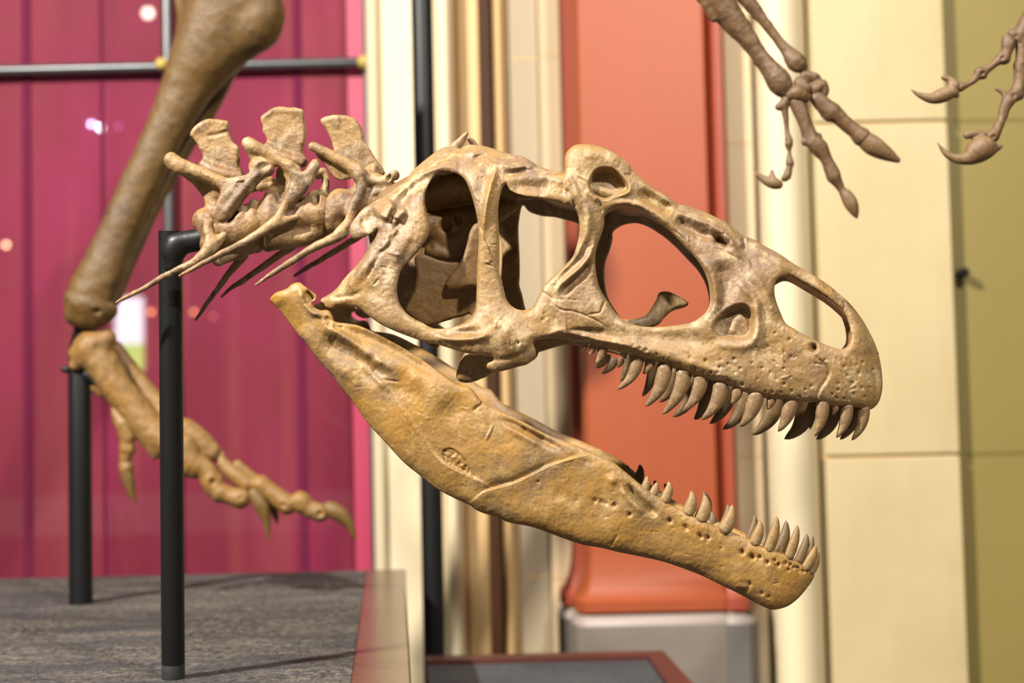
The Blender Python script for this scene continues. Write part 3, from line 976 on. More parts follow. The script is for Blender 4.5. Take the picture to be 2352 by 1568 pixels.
def w_md(u, v):
    w = np.interp(u, _mu, _mw)
    # outer face bulges between the upper and the lower border
    lo = np.interp(u, [620, 700, 804, 929, 1048, 1167, 1300, 1463, 1613, 1779], [690, 785, 914, 1063, 1146, 1199, 1238, 1276, 1322, 1400])
    return np.maximum(w - .012 * np.exp(-np.maximum(lo - v, 0) / 40.0), .004)


MD_F = [
    (S_, [(1080, 1159), (1107, 1135), (1137, 1123), (1182, 1110), (1226, 1089), (1271, 1068), (1316, 1053), (1362, 1041)], 3.4, 2.6),
    (L_, [(1080, 1157), (1107, 1133), (1137, 1122), (1182, 1109), (1226, 1088), (1271, 1067), (1316, 1053), (1362, 1041)], 4.0, 1.7),
    (L_, [(1110, 1124), (1140, 1113), (1180, 1102), (1220, 1083), (1265, 1061)], -3.2, 4),
    (S_, [(905, 905), (930, 945), (958, 985), (988, 1030), (1018, 1063), (1063, 1086), (1101, 1104), (1136, 1124)], 2.2, 2.4),
    (L_, [(890, 890), (925, 940), (956, 984), (988, 1030), (1018, 1062), (1063, 1085), (1101, 1103), (1136, 1122)], 2.0, 3),
    ('pit', [(1016, 1042), (1022, 1031), (1036, 1029), (1052, 1038), (1068, 1054), (1080, 1074), (1094, 1099), (1076, 1092), (1050, 1080), (1026, 1064)], -3.6, 1.6, 0.8),
    # shelf of the upper border, hollow below, muscle ridge
    (L_, [(748, 742), (775, 765), (805, 785), (840, 812), (868, 830), (905, 850)], 8, 8),
    (L_, [(780, 752), (830, 768), (890, 795), (950, 830), (1005, 864)], -7, 10),
    (L_, [(735, 775), (775, 795), (815, 812), (850, 845), (880, 878)], -10, 17),
    (L_, [(715, 775), (760, 830), (800, 880)], 4, 18), (L_, [(822, 828), (850, 855), (868, 872), (893, 900)], 3.5, 6),
    (L_, [(870, 872), (890, 873), (918, 877)], -2.2, 2), (L_, [(930, 860), (985, 895), (1030, 930)], 4, 20),
    (D_, [(920, 885), (950, 905)], -5, 18), (D_, [(1055, 930), (1040, 950)], -4, 16),
    (L_, [(640, 690), (665, 720), (700, 760)], -4, 12), (L_, [(688, 660), (696, 690), (715, 716), (742, 724)], 6, 5),
    (L_, [(702, 668), (716, 682), (720, 692)], -9, 5), (L_, [(745, 728), (758, 738), (752, 752)], -5, 4), (L_, [(700, 680), (706, 700)], -5, 4),
    (L_, [(765, 745), (775, 752), (790, 752)], -4, 3), (D_, [(855, 822)], -6, 7), (D_, [(712, 770)], 6, 14),
    (L_, [(1110, 920), (1104, 929), (1096, 934), (1087, 943)], -4.5, 1.8), (L_, [(1132, 974), (1126, 990), (1115, 1012)], 2, 2),
    # groove along the dentary
    (L_, [(1150, 962), (1185, 978), (1225, 1000), (1265, 1020), (1290, 1034)], -6, 6), (L_, [(1195, 980), (1225, 998), (1258, 1014)], -6, 4), (L_, [(1160, 975), (1200, 998), (1245, 1022)], 3, 7),
    (L_, [(1437, 1112), (1455, 1133), (1475, 1154), (1492, 1170), (1510, 1184)], -11, 6), (L_, [(1428, 1120), (1450, 1150), (1480, 1178)], 4, 7),
    (D_, [(1404, 1100), (1410, 1104)], 4, 7), (D_, [(1345, 1060), (1360, 1062)], -2.5, 6),
    (L_, [(1376, 1148), (1388, 1155), (1398, 1157)], -3, 4), (L_, [(1362, 1145), (1372, 1153)], -3, 4), (L_, [(1406, 1156), (1415, 1164)], -6, 4), (D_, [(1444, 1183), (1447, 1180)], -5, 3),
    (L_, [(1418, 1228), (1408, 1245), (1402, 1254)], -2.2, 1.7), (L_, [(1270, 1130), (1300, 1140), (1330, 1160)], -2, 12), (D_, [(1236, 1106)], -4, 2),
    (D_, [(1538, 1195)], -9, 3.6), (D_, [(1573, 1208), (1577, 1214)], -5, 3.5), (D_, [(1606, 1228), (1610, 1233)], -6, 3.3), (D_, [(1626, 1235)], -8, 3.4),
    (L_, [(1655, 1245), (1660, 1255), (1652, 1262)], -2, 3), (L_, [(1690, 1340), (1720, 1338), (1715, 1356), (1690, 1352)], -2, 4), (D_, [(1695, 1345)], 3, 9),
    (D_, [(1704, 1265), (1705, 1269)], -7, 3.2), (D_, [(1725, 1277), (1729, 1280)], -8, 4), (D_, [(1745, 1279)], -8, 3), (D_, [(1762, 1291)], -9, 3.4), (D_, [(1779, 1287)], -7, 2.8), (D_, [(1787, 1297)], -9, 3.2), (D_, [(1804, 1293)], -8, 3), (D_, [(1815, 1297), (1822, 1303)], -7, 2.6), (D_, [(1811, 1308), (1829, 1303), (1836, 1310), (1844, 1312), (1833, 1304)], -6, 2.4),
    (D_, [(1750, 1362), (1722, 1341), (1766, 1370)], -4, 3), (D_, [(1860, 1335), (1856, 1343)], -4, 2.5),
    (L_, [(700, 800), (760, 875), (830, 965), (900, 1045), (985, 1118)], 3, 8),
]
for i in range(36):
    tq = RNG.uniform(0, 1)
    cu_ = 700 + tq * 1120
    lo_ = np.interp(cu_, [700, 804, 929, 1048, 1167, 1300, 1463, 1613, 1779], [775, 900, 1050, 1130, 1185, 1225, 1265, 1310, 1385])
    hi_ = np.interp(cu_, [700, 800, 930, 1060, 1200, 1370, 1510, 1640, 1780], [680, 760, 815, 900, 985, 1060, 1155, 1220, 1280])
    p = (cu_, RNG.uniform(hi_, lo_))
    an = RNG.uniform(-0.3, 1.2); ln = RNG.uniform(6, 20)
    MD_F.append((L_, [p, (p[0] + math.cos(an) * ln * .5 + RNG.uniform(-2, 2), p[1] + math.sin(an) * ln * .5), (p[0] + math.cos(an) * ln, p[1] + math.sin(an) * ln)], RNG.choice([-1.2, -0.9, 1.0]), RNG.uniform(1.2, 1.8)))

near = sheet(MD_OUT, [], w_md, 1.75, 24, 0.62, MD_F, rough=0.9)
fv, fq = sheet(MD_OUT, [], w_md, 3.4, 24, 0.62, MD_F[:40], rough=0.5)
far = (mirror(fv), fq[:, ::-1])
mv, mq = join([near, far, roof([(1710, 1300), (1760, 1318), (1800, 1330)], w_md, 0, 44, 0)])
mandible = mesh_np('mandible', mv, mq, M['mandible'], skull)

# ------------------------------------------------------------------ teeth
UP = [
    ([(1342, 782), (1341, 797), (1334, 809)], 17), ([(1362, 787), (1361, 802), (1353, 816)], 17), ([(1384, 794), (1381, 815), (1368, 836)], 23),
    ([(1429, 808), (1434, 816), (1438, 824)], 13), ([(1464, 812), (1454, 858), (1417, 895)], 29), ([(1493, 826), (1490, 843), (1476, 858)], 24),
    ([(1527, 834), (1516, 888), (1481, 934)], 36), ([(1570, 848), (1558, 902), (1521, 952)], 37), ([(1610, 858), (1600, 905), (1568, 945)], 35),
    ([(1655, 874), (1645, 925), (1610, 964)], 36), ([(1694, 890), (1690, 910), (1676, 928)], 26), ([(1737, 898), (1726, 943), (1699, 980)], 37),
    ([(1773, 908), (1770, 925), (1762, 940)], 22), ([(1818, 914), (1808, 955), (1787, 991)], 34), ([(1890, 916), (1886, 962), (1871, 1002)], 31),
    ([(1919, 925), (1918, 940), (1912, 953)], 17), ([(1946, 928), (1940, 970), (1921, 1005)], 29), ([(1984, 932), (1978, 975), (1956, 1011)], 28)]
for pts, wd in UP:
    uu, vv = pts[0]
    tooth(pts, wd, float(w_cr(np.array(uu), np.array(vv))) - .002, M['tooth'], cranium)
UPF = [
    ([(1394, 812), (1384, 832), (1369, 844)], 20), ([(1412, 822), (1402, 842), (1382, 858)], 21), ([(1426, 822), (1424, 834), (1418, 844)], 16), ([(1450, 815), (1440, 848), (1425, 876)], 24),
    ([(1502, 832), (1494, 876), (1475, 910)], 25), ([(1552, 845), (1540, 892), (1514, 923)], 34), ([(1588, 865), (1580, 922), (1545, 957)], 34), ([(1634, 868), (1618, 930), (1594, 963)], 33),
    ([(1676, 880), (1664, 935), (1630, 973)], 34), ([(1712, 892), (1700, 948), (1659, 986)], 36), ([(1782, 908), (1768, 960), (1727, 999)], 42),
    ([(1850, 912), (1842, 970), (1801, 1008)], 46), ([(1866, 915), (1866, 955), (1860, 986)], 16), ([(1912, 922), (1906, 972), (1875, 1009)], 38), ([(1926, 922), (1926, 950), (1921, 970)], 13), ([(1964, 930), (1956, 975), (1929, 1009)], 29)]
for pts, wd in UPF:
    uu, vv = pts[0]
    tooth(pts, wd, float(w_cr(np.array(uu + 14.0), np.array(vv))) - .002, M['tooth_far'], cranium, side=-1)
LO = [
    ([(1480, 1126), (1485, 1108), (1486, 1093)], 19), ([(1496, 1140), (1505, 1122), (1509, 1107)], 21), ([(1522, 1154), (1535, 1128), (1536, 1105)], 25),
    ([(1576, 1184), (1589, 1152), (1586, 1127)], 29), ([(1605, 1198), (1620, 1164), (1616, 1136)], 32), ([(1658, 1222), (1677, 1190), (1681, 1158)], 33),
    ([(1729, 1252), (1743, 1220), (1744, 1195)], 27), ([(1760, 1268), (1779, 1222), (1783, 1185)], 27), ([(1789, 1275), (1792, 1262), (1792, 1251)], 13), ([(1808, 1284), (1825, 1240), (1831, 1205)], 25),
    ([(1846, 1308), (1865, 1278), (1874, 1251)], 25), ([(1860, 1316), (1874, 1292), (1880, 1267)], 18)]
for pts, wd in LO:
    uu, vv = pts[0]
    tooth(pts, wd, float(w_md(np.array(uu), np.array(vv))) - .001, M['tooth'], mandible, flat=0.8)
LOF = [
    ([(1436, 1098), (1442, 1083), (1440, 1068)], 15), ([(1460, 1114), (1470, 1088), (1469, 1066)], 23), ([(1500, 1136), (1506, 1118), (1502, 1103)], 18), ([(1526, 1150), (1532, 1128), (1526, 1110)], 20),
    ([(1612, 1194), (1622, 1158), (1615, 1129)], 30), ([(1634, 1212), (1637, 1192), (1633, 1174)], 21), ([(1662, 1216), (1672, 1184), (1671, 1158)], 26), ([(1718, 1245), (1731, 1212), (1733, 1182)], 24),
    ([(1786, 1272), (1802, 1232), (1805, 1195)], 29), ([(1833, 1296), (1848, 1258), (1853, 1226)], 26), ([(1852, 1300), (1863, 1262), (1867, 1230)], 15)]
for pts, wd in LOF:
    uu, vv = pts[0]
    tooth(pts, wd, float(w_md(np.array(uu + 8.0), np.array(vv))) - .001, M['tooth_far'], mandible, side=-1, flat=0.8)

# ------------------------------------------------------------------ neck
NK_Y = 2.29
nb_ = P(620, 500, NK_Y)
neck = empty('neck_skeleton', tuple(nb_), 'row of pale tan cast neck bones with long thin ribs behind the skull', 'skeleton', None)


def vert(name, Y=NK_Y):
    return Vol(Y, 2.0, 11)


# first (left) vertebra
v = vert('v')
v.chain([(474, 508, 0, 32), (506, 520, 0, 48), (550, 525, 0, 54), (588, 515, 0, 48)], flat=1.2)
v.ball(590, 508, 0, 16, 52, 58, -8)
v.chain([(480, 560, 0, 22), (520, 572, 0, 20), (585, 560, 0, 22)], flat=1.6)
v.ball(532, 492, -62, 18, 24, 26, 20, sub=True, k=4); v.ball(511, 500, -62, 12, 14, 20, 20, sub=True, k=3)
v.chain([(560, 478, -44, 7), (550, 500, -52, 9), (532, 520, -54, 8), (515, 530, -50, 8)], k=4)
v.chain([(394, 368, -44, 17), (412, 381, -44, 20), (440, 392, -40, 17), (470, 402, -38, 15), (513, 422, -32, 14), (540, 428, -30, 14)], flat=1.0)
v.chain([(392, 362, -44, 12), (400, 376, -44, 15)], k=5)
v.chain([(596, 382, -44, 24), (612, 388, -46, 18)], flat=0.9)
v.plate([(566, 404), (578, 388), (592, 372), (612, 368), (627, 382), (622, 398), (604, 410), (586, 432), (564, 456), (548, 478), (530, 502), (508, 512), (488, 504), (484, 490), (496, 468), (508, 446), (530, 424)], -52, 12, 11, k=6)
v.chain([(590, 400, -62, 6), (555, 440, -64, 7), (520, 484, -62, 6)], k=8); v.chain([(545, 420, -58, 4), (560, 418, -60, 4)], sub=True, k=3)
v.ball(606, 380, -66, 16, 9, 10, -20, sub=True, k=4)
v.plate([(402, 392), (460, 408), (512, 428), (510, 460), (480, 480), (468, 455), (440, 420)], -14, 8, 6)
v.plate([(470, 398), (520, 410), (572, 402), (566, 438), (535, 472), (512, 502), (490, 496), (500, 462), (506, 436)], -44, 10, 8)
v.chain([(500, 430, 0, 26), (500, 470, 0, 24)], flat=1.2)
v.chain([(470, 400, 40, 12), (410, 375, 52, 13)]); v.chain([(560, 430, 30, 16), (620, 418, 50, 14)])
v.chain([(597, 430, 14, 10), (622, 425, 18, 9)])
v1 = v.build('neck_vertebra', M['neck'], neck, rough=1.2, rscale=18)
v = vert('v')
v.plate([(440, 312), (442, 300), (452, 290), (467, 282), (480, 277), (492, 277), (503, 281), (515, 280), (523, 286), (526, 304), (530, 315), (536, 327), (545, 334), (551, 343), (549, 358), (552, 368), (550, 380), (556, 392), (548, 412), (470, 400), (462, 384), (458, 376), (466, 366), (466, 352), (459, 342), (454, 330)], 0, 10, 7, n=2)
v.chain([(446, 308, -2, 8), (460, 290, -2, 9), (485, 280, -2, 8), (518, 284, -2, 7)], k=5)
v.chain([(478, 312, -11, 4), (495, 308, -11, 5), (520, 302, -10, 4)], sub=True, k=3)
v.chain([(468, 380, -6, 12), (510, 400, -10, 16), (548, 405, -8, 12)], k=8)
v.build('neural_spine', M['neck'], v1, rough=1.6)
v = vert('v')
v.chain([(486, 506, -54, 7), (478, 525, -56, 9), (485, 550, -56, 15), (478, 575, -56, 16), (449, 601, -56, 11), (410, 619, -56, 8), (372, 637, -56, 7.5), (330, 662, -56, 6), (290, 682, -56, 5), (267, 695, -56, 3)], smooth=5)
v.chain([(520, 530, -54, 7), (508, 548, -56, 10), (490, 565, -56, 12)])
v.chain([(472, 505, -54, 7), (478, 530, -56, 8)])
v.build('neck_rib', M['neck'], v1, rough=1.0)
v = vert('v', )
v.chain([(560, 585, 60, 12), (545, 605, 64, 10), (525, 628, 66, 8), (495, 670, 66, 6.5), (470, 704, 66, 5.5), (449, 735, 66, 3)], smooth=5)
v.build('neck_rib', M['neck'], v1)
v = vert('v')
v.chain([(490, 590, -20, 12), (500, 604, -20, 8), (515, 596, -16, 10), (560, 575, -10, 16)])
v.build('chevron_bone', M['neck'], v1)

# middle vertebra
v = vert('v')
v.ball(624, 500, 0, 26, 72, 62, 4); v.chain([(625, 505, 0, 50), (680, 500, 0, 44), (735, 490, 0, 46)], flat=1.2)
v.ball(738, 490, 0, 18, 52, 56, 4)
v.chain([(615, 560, -10, 18), (650, 552, -20, 20), (700, 545, -20, 20), (735, 530, -10, 18)], flat=1.4)
v.ball(672, 482, -64, 16, 11, 20, -20, sub=True, k=4); v.ball(720, 450, -50, 12, 24, 22, -20, sub=True, k=4)
v.chain([(570, 329, -44, 15), (582, 337, -44, 17), (615, 353, -40, 13), (656, 377, -36, 14), (676, 392, -36, 16)])
v.chain([(580, 345, -42, 10), (582, 362, -42, 9), (600, 368, -42, 9), (625, 376, -40, 9)], flat=0.8)
v.chain([(674, 396, -38, 13), (668, 430, -40, 12), (660, 462, -46, 11), (656, 472, -50, 9)])
v.chain([(724, 376, -44, 11), (718, 390, -46, 13), (700, 415, -48, 15), (684, 440, -50, 14), (668, 462, -50, 10)], flat=0.75)
v.plate([(650, 376), (672, 372), (684, 392), (700, 394), (714, 378), (726, 366), (736, 378), (728, 398), (714, 426), (694, 450), (668, 472), (652, 466), (662, 440), (668, 412)], -50, 10, 8, k=6)
v.chain([(660, 400, 0, 26), (660, 450, 0, 28)], flat=1.2)
v.chain([(620, 360, 40, 12), (572, 335, 52, 13)])
v.chain([(730, 400, 16, 12), (742, 395, 20, 10), (748, 410, 20, 9), (745, 440, 16, 10), (720, 450, 10, 14)])
v2 = v.build('neck_vertebra', M['neck'], neck, rough=1.2, rscale=18)
v = vert('v')
v.plate([(602, 274), (606, 266), (614, 260), (628, 252), (640, 249), (666, 249), (682, 250), (692, 256), (698, 268), (701, 290), (702, 310), (700, 330), (694, 348), (704, 372), (690, 385), (640, 372), (610, 345), (607, 335), (613, 328), (612, 316), (606, 308), (602, 300), (604, 292), (601, 283)], 0, 10, 7, n=2)
v.chain([(606, 272, -2, 7), (636, 254, -2, 9), (690, 258, -2, 8)], k=5)
v.chain([(615, 340, -6, 10), (650, 362, -10, 15), (694, 372, -8, 12)], k=8)
v.build('neural_spine', M['neck'], v2, rough=1.4)
v = vert('v')
v.chain([(656, 466, -56, 9), (645, 490, -60, 9), (630, 510, -62, 11), (590, 540, -62, 11), (550, 562, -62, 9), (513, 580, -62, 8), (470, 602, -62, 6.5), (440, 618, -62, 5.5), (412, 634, -62, 3)], smooth=5)
v.chain([(682, 497, -58, 6), (660, 505, -60, 8), (632, 515, -60, 10)])
v.build('neck_rib', M['neck'], v2, rough=0.9)
v = vert('v')
v.chain([(684, 559, 60, 9), (645, 583, 64, 8.5), (607, 610, 66, 8), (575, 632, 66, 7), (556, 646, 66, 7), (530, 662, 66, 5), (508, 682, 66, 3)], smooth=5)
v.build('neck_rib', M['neck'], v2)

# right vertebra, behind the skull
v = vert('v')
v.ball(772, 490, -6, 34, 58, 54, 12); v.chain([(790, 480, 0, 44), (840, 470, 0, 40), (890, 450, 0, 36)], flat=1.2)
v.chain([(718, 336, -44, 10), (735, 344, -44, 12), (768, 362, -42, 13), (812, 386, -40, 15), (826, 402, -40, 15)])
v.plate([(724, 352), (760, 366), (808, 392), (806, 410), (780, 414), (765, 405), (748, 380)], -26, 7, 5)
v.chain([(818, 392, -40, 14), (829, 420, -44, 11), (826, 445, -48, 11), (814, 468, -52, 11), (806, 490, -54, 12)])
v.chain([(906, 402, -36, 12), (892, 410, -36, 11), (868, 416, -34, 12), (838, 412, -30, 15)])
v.chain([(868, 418, -14, 20), (882, 436, -14, 22), (900, 444, -10, 22)])
v.ball(868, 448, -58, 16, 10, 20, -20, sub=True, k=4); v.ball(893, 408, -48, 7, 10, 12, 10, sub=True, k=2)
v.chain([(858, 385, -10, 12), (838, 410, -16, 18), (830, 440, -10, 24)])
v3 = v.build('neck_vertebra', M['neck'], neck, rough=1.2, rscale=18)
v = vert('v')
v.plate([(738, 279), (742, 272), (752, 268), (781, 267), (798, 268), (812, 275), (824, 288), (831, 306), (835, 322), (852, 346), (866, 370), (885, 398), (860, 420), (824, 402), (796, 372), (768, 346), (764, 332), (760, 318), (750, 300), (742, 288)], 0, 11, 8, n=2)
v.chain([(744, 278, -2, 8), (780, 272, -2, 8), (812, 280, -2, 8), (830, 312, -2, 7)], k=5)
v.chain([(775, 350, -6, 9), (812, 380, -10, 12), (860, 400, -8, 9)], k=8)
v.build('neural_spine', M['neck'], v3, rough=1.4)
v = vert('v')
v.chain([(806, 490, -58, 10), (800, 512, -60, 12), (785, 532, -62, 15), (765, 548, -62, 12), (717, 570, -62, 9.5), (670, 600, -62, 8), (625, 628, -62, 6), (587, 655, -62, 3)], smooth=5)
v.build('neck_rib', M['neck'], v3, rough=0.9)
v = vert('v')
v.chain([(830, 540, 60, 8), (800, 558, 64, 8), (740, 594, 66, 7), (705, 615, 66, 6), (677, 633, 66, 4)], smooth=5)
v.build('neck_rib', M['neck'], v3)

# ------------------------------------------------------------------ stand of the neck
sb = on_z(398, 1558, PLAT_Z)
ps = 2.30 / FPX
post = empty('support_post', tuple(sb), 'front black steel post whose bent pipe carries the neck bones', 'post')
r_ = 27 * ps
top = P(391, 530, 2.30)
base = np.array([sb[0], sb[1], PLAT_Z])
top = np.array([top[0], top[1], top[2]])
mb = MB()
lean = (top - base)
mb.tube([base + lean * 0.035, base + lean * 0.04, base + lean], [r_ * .995, r_, r_], 40)
mb.build('upright', M['black'], post, smooth=True)
mb = MB()
mb.tube([base, base + lean * 0.006, base + lean * 0.034, base + lean * 0.036], [r_ * .97, r_ * 1.0, r_ * 1.0, r_ * .97], 40)
mb.build('foot_sleeve', M['scuffed'], post, smooth=True)
v = Vol(2.29, 2.2, 8)
v.chain([(394, 578, 0, 22), (404, 566, 0, 25), (425, 556, 0, 26), (455, 551, 0, 26), (500, 540, 0, 25), (540, 528, 0, 22)], k=3)
v.chain([(404, 560, -2, 22), (402, 580, -2, 23), (396, 610, 0, 19)], k=14)
v.build('bent_pipe', M['black'], post, rough=0.15)

# ------------------------------------------------------------------ hind leg on the platform
LEG_Y = 3.2
lb = on_z(186, 1386, PLAT_Z)
LEG_Y = float((lb - CAM) @ AF)
lg = P(215, 760, LEG_Y)
leg = empty('hind_leg_skeleton', tuple(lg), 'large brown cast hind leg with clawed foot, out of focus on the platform at left', 'skeleton')
v = Vol(LEG_Y, 2.6, 10)
v.chain([(545, -120, 10, 130), (532, -40, 10, 116), (522, 30, 5, 102), (486, 100, 0, 84), (448, 165, 0, 67), (412, 235, 0, 54), (368, 325, 0, 47), (318, 430, 0, 45), (268, 545, 0, 46), (236, 620, 0, 52), (212, 675, 0, 58)], flat=0.75, smooth=4)
v.chain([(570, -40, -20, 60), (600, 20, -26, 52), (596, 62, -22, 50), (560, 95, -10, 40), (520, 120, 0, 30)], k=24)
v.chain([(412, -20, 0, 14), (425, 60, 0, 14)], k=20)
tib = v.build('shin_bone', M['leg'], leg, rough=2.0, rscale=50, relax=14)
v = Vol(LEG_Y, 2.6, 8)
v.ball(207, 700, 0, 62, 40, 56, 22, k=4); v.chain([(182, 718, -10, 34), (214, 726, -14, 30), (246, 712, -6, 24)])
v.ball(222, 716, -52, 10, 9, 14, 0, sub=True, k=4)
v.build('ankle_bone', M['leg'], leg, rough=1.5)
v = Vol(LEG_Y, 2.6, 8)
v.chain([(560, 60, 60, 60), (520, 150, 70, 32), (480, 240, 72, 26), (430, 330, 70, 20), (390, 410, 64, 15), (340, 510, 56, 14), (292, 620, 44, 14), (262, 690, 34, 16)], smooth=4)
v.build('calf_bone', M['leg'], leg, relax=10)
v = Vol(LEG_Y, 2.4, 9)
v.chain([(180, 812, -6, 22), (212, 798, -4, 34), (244, 778, 0, 24)], k=10); v.chain([(172, 838, -10, 14), (186, 828, -8, 22)], k=8)
v.chain([(212, 800, 0, 42), (238, 840, 0, 38), (266, 885, 0, 36), (300, 930, 0, 36), (335, 975, 0, 38), (372, 1012, 0, 40)])
v.chain([(338, 1000, -10, 18), (352, 1030, -14, 15), (356, 1042, -14, 13)])
v.ball(235, 795, -44, 16, 22, 14, 30, sub=True, k=8)
v.chain([(222, 890, 10, 14), (236, 900, 8, 14)], k=8)
mt = v.build('metatarsal', M['foot'], leg, rough=1.6)
v = Vol(LEG_Y, 2.4, 8)
v.chain([(266, 800, 46, 18), (298, 850, 50, 22), (340, 905, 50, 24), (390, 965, 40, 26), (430, 1010, 30, 30)])
v.build('metatarsal', M['foot'], leg)


def toe(chains, claw, mat=M['foot'], cmat=M['claw'], name='toe', parent=leg, Y=None, step=2.2, bones='toe_bone', pits=()):
    v = Vol(Y or LEG_Y, step, 5)
    for c in chains: v.chain(c, k=4)
    for c in pits: v.ball(*c, sub=True, k=2)
    o = v.build(name, mat, parent, rough=1.2)
    if claw:
        v = Vol(Y or LEG_Y, step, 3)
        for c in claw: v.chain(c, smooth=4, k=4)
        v.build('claw', cmat, o, rough=0.4)
    return o


toe([[(264, 930, -10, 8), (270, 955, -12, 13), (282, 972, -14, 18)], [(284, 975, -14, 19), (293, 1004, -14, 18), (291, 1018, -14, 16), (293, 1030, -14, 19)], [(290, 1046, -14, 15), (288, 1064, -14, 13), (290, 1072, -14, 17)]],
    [[(290, 1080, -14, 16), (296, 1104, -14, 14), (303, 1132, -14, 9), (313, 1155, -14, 2)]])
toe([[(420, 1030, -10, 38), (438, 1062, -14, 34), (470, 1078, -16, 24), (487, 1106, -18, 26), (492, 1118, -18, 24)], [(505, 1130, -20, 24), (526, 1138, -20, 20), (552, 1144, -22, 24)]],
    [[(584, 1134, -22, 15), (595, 1152, -24, 17), (605, 1172, -24, 15), (614, 1205, -24, 8), (615, 1243, -24, 2)]],
    pits=[(488, 1108, -46, 9, 11, 12), (552, 1144, -48, 6, 5, 8)])
toe([[(425, 985, 8, 26), (455, 1010, 8, 28), (485, 1038, 8, 24)], [(510, 1042, 6, 6), (513, 1066, 6, 14), (540, 1090, 6, 20), (568, 1112, 4, 20)], [(598, 1112, 2, 22), (612, 1124, 2, 22), (640, 1144, 0, 22), (660, 1158, 0, 24)], [(686, 1140, 0, 12), (692, 1152, 0, 24), (706, 1166, 0, 20), (734, 1178, 0, 21)]],
    [[(752, 1162, -2, 11), (762, 1170, -2, 19), (782, 1182, -2, 18), (804, 1206, -2, 11), (817, 1243, -2, 2)]],
    pits=[(735, 1180, -24, 9, 9, 12), (650, 1160, -26, 8, 5, 8)])
toe([[(545, 1070, 40, 14), (590, 1110, 40, 16), (615, 1150, 36, 14)]], [[(616, 1150, 36, 12), (630, 1175, 36, 10), (638, 1204, 36, 2)]])

# its stand
ps2 = LEG_Y / FPX
lp = empty('support_post', tuple(lb), 'rear black steel post under the heel of the blurred hind leg', 'post')
r_ = 26.5 * ps2
t2 = P(183, 850, LEG_Y + .02)
mb = MB(); b0 = np.array(lb)
mb.tube([b0, b0 + (t2 - b0) * .5, t2, P(184, 800, LEG_Y + .03), P(192, 758, LEG_Y + .02), P(204, 720, LEG_Y)], [r_, r_, r_ * .99, r_ * .94, r_ * .85, r_ * .8], 36)
mb.build('upright', M['black'], lp, smooth=True)
v = Vol(LEG_Y, 2.4, 4)
v.chain([(146, 848, 0, 7), (160, 848, 0, 7)], k=2); v.chain([(150, 848, 0, 9), (153, 848, 0, 9)], k=2)
v.build('set_screw', M['black'], lp, rough=0)
v = Vol(LEG_Y, 2.4, 5)
v.chain([(200, 860, 4, 14), (225, 880, 4, 13), (245, 905, 6, 10)], k=3)
v.build('bracket', M['black'], lp, rough=0)

# ------------------------------------------------------------------ forelimb reaching down at the top right
AY = 2.72
ar = P(1830, 200, AY)
arm = empty('forelimb_skeleton', tuple(ar), 'brown cast forelimb hanging at top with three splayed clawed fingers, beside the orange column', 'skeleton')
v = Vol(AY, 2.2, 6)
v.chain([(1520, -180, 0, 36), (1580, -90, 0, 40), (1640, -10, 0, 36), (1665, 22, 0, 32), (1690, 56, 0, 28), (1714, 84, 0, 23), (1743, 126, 0, 19), (1768, 158, 0, 22), (1790, 188, 0, 28), (1800, 206, 0, 20)])
v.chain([(1624, 10, -8, 14), (1640, 42, -8, 10)])
v.build('forearm_bone', M['arm'], arm, rough=1.6)
v = Vol(AY, 2.2, 6)
v.chain([(1690, -40, 10, 22), (1722, 8, 10, 17), (1759, 54, 10, 12), (1784, 88, 10, 11), (1808, 118, 8, 14), (1828, 142, 4, 22), (1840, 152, 4, 16)])
v.build('forearm_bone', M['arm'], arm, rough=1.4)
v = Vol(AY, 3.0, 10)  # unseen continuation of the arm, added for the shadow it casts
v.chain([(1500, -210, 6, 50), (1535, -300, 20, 36), (1580, -420, 40, 34), (1620, -540, 60, 46), (1630, -580, 60, 40)])
v.build('unseen_upper_arm_bone', M['arm'], arm, relax=6)
v = Vol(AY, 2.2, 3)
v.chain([(1816, 218, -10, 12), (1832, 214, -12, 20), (1848, 224, -10, 14)]); v.chain([(1838, 190, -2, 16), (1852, 202, -4, 16)]); v.chain([(1848, 172, 0, 10), (1870, 178, 0, 12), (1880, 186, 2, 8)]); v.chain([(1872, 205, -2, 16), (1888, 196, 0, 14), (1892, 212, 0, 12)])
v.ball(1862, 188, -20, 8, 6, 12, 0, sub=True)
v.build('wrist_bone', M['arm'], arm, rough=1.6)
fk = dict(mat=M['arm'], cmat=M['armclaw'], name='finger', parent=arm, Y=AY)
toe([[(1788, 246, 0, 9), (1800, 240, 0, 12), (1808, 228, 0, 14)], [(1802, 248, 0, 9), (1806, 284, 0, 6), (1808, 306, 0, 6), (1812, 322, 0, 9)], [(1812, 332, 0, 10), (1813, 346, 0, 5), (1813, 360, 0, 6), (1814, 374, 0, 10)], [(1813, 384, 0, 7), (1808, 404, 0, 10), (1800, 410, 0, 7)]],
    [[(1788, 424, 0, 11), (1776, 420, 0, 14), (1758, 414, 0, 10), (1742, 402, 0, 6), (1728, 385, 0, 1.5)], [(1773, 392, 0, 4), (1774, 408, 0, 8)]], **fk)
toe([[(1830, 236, -4, 18), (1842, 262, -6, 17), (1852, 290, -6, 16), (1860, 312, -6, 18)], [(1848, 326, -8, 9), (1880, 314, -4, 9)], [(1868, 326, -8, 19), (1882, 340, -8, 20), (1898, 366, -8, 14), (1910, 394, -8, 16), (1914, 404, -8, 17)], [(1922, 416, -8, 13), (1934, 436, -8, 9), (1942, 446, -8, 13)]],
    [[(1944, 448, -8, 14), (1954, 466, -8, 16), (1962, 484, -8, 11), (1968, 500, -8, 3)]], **fk)
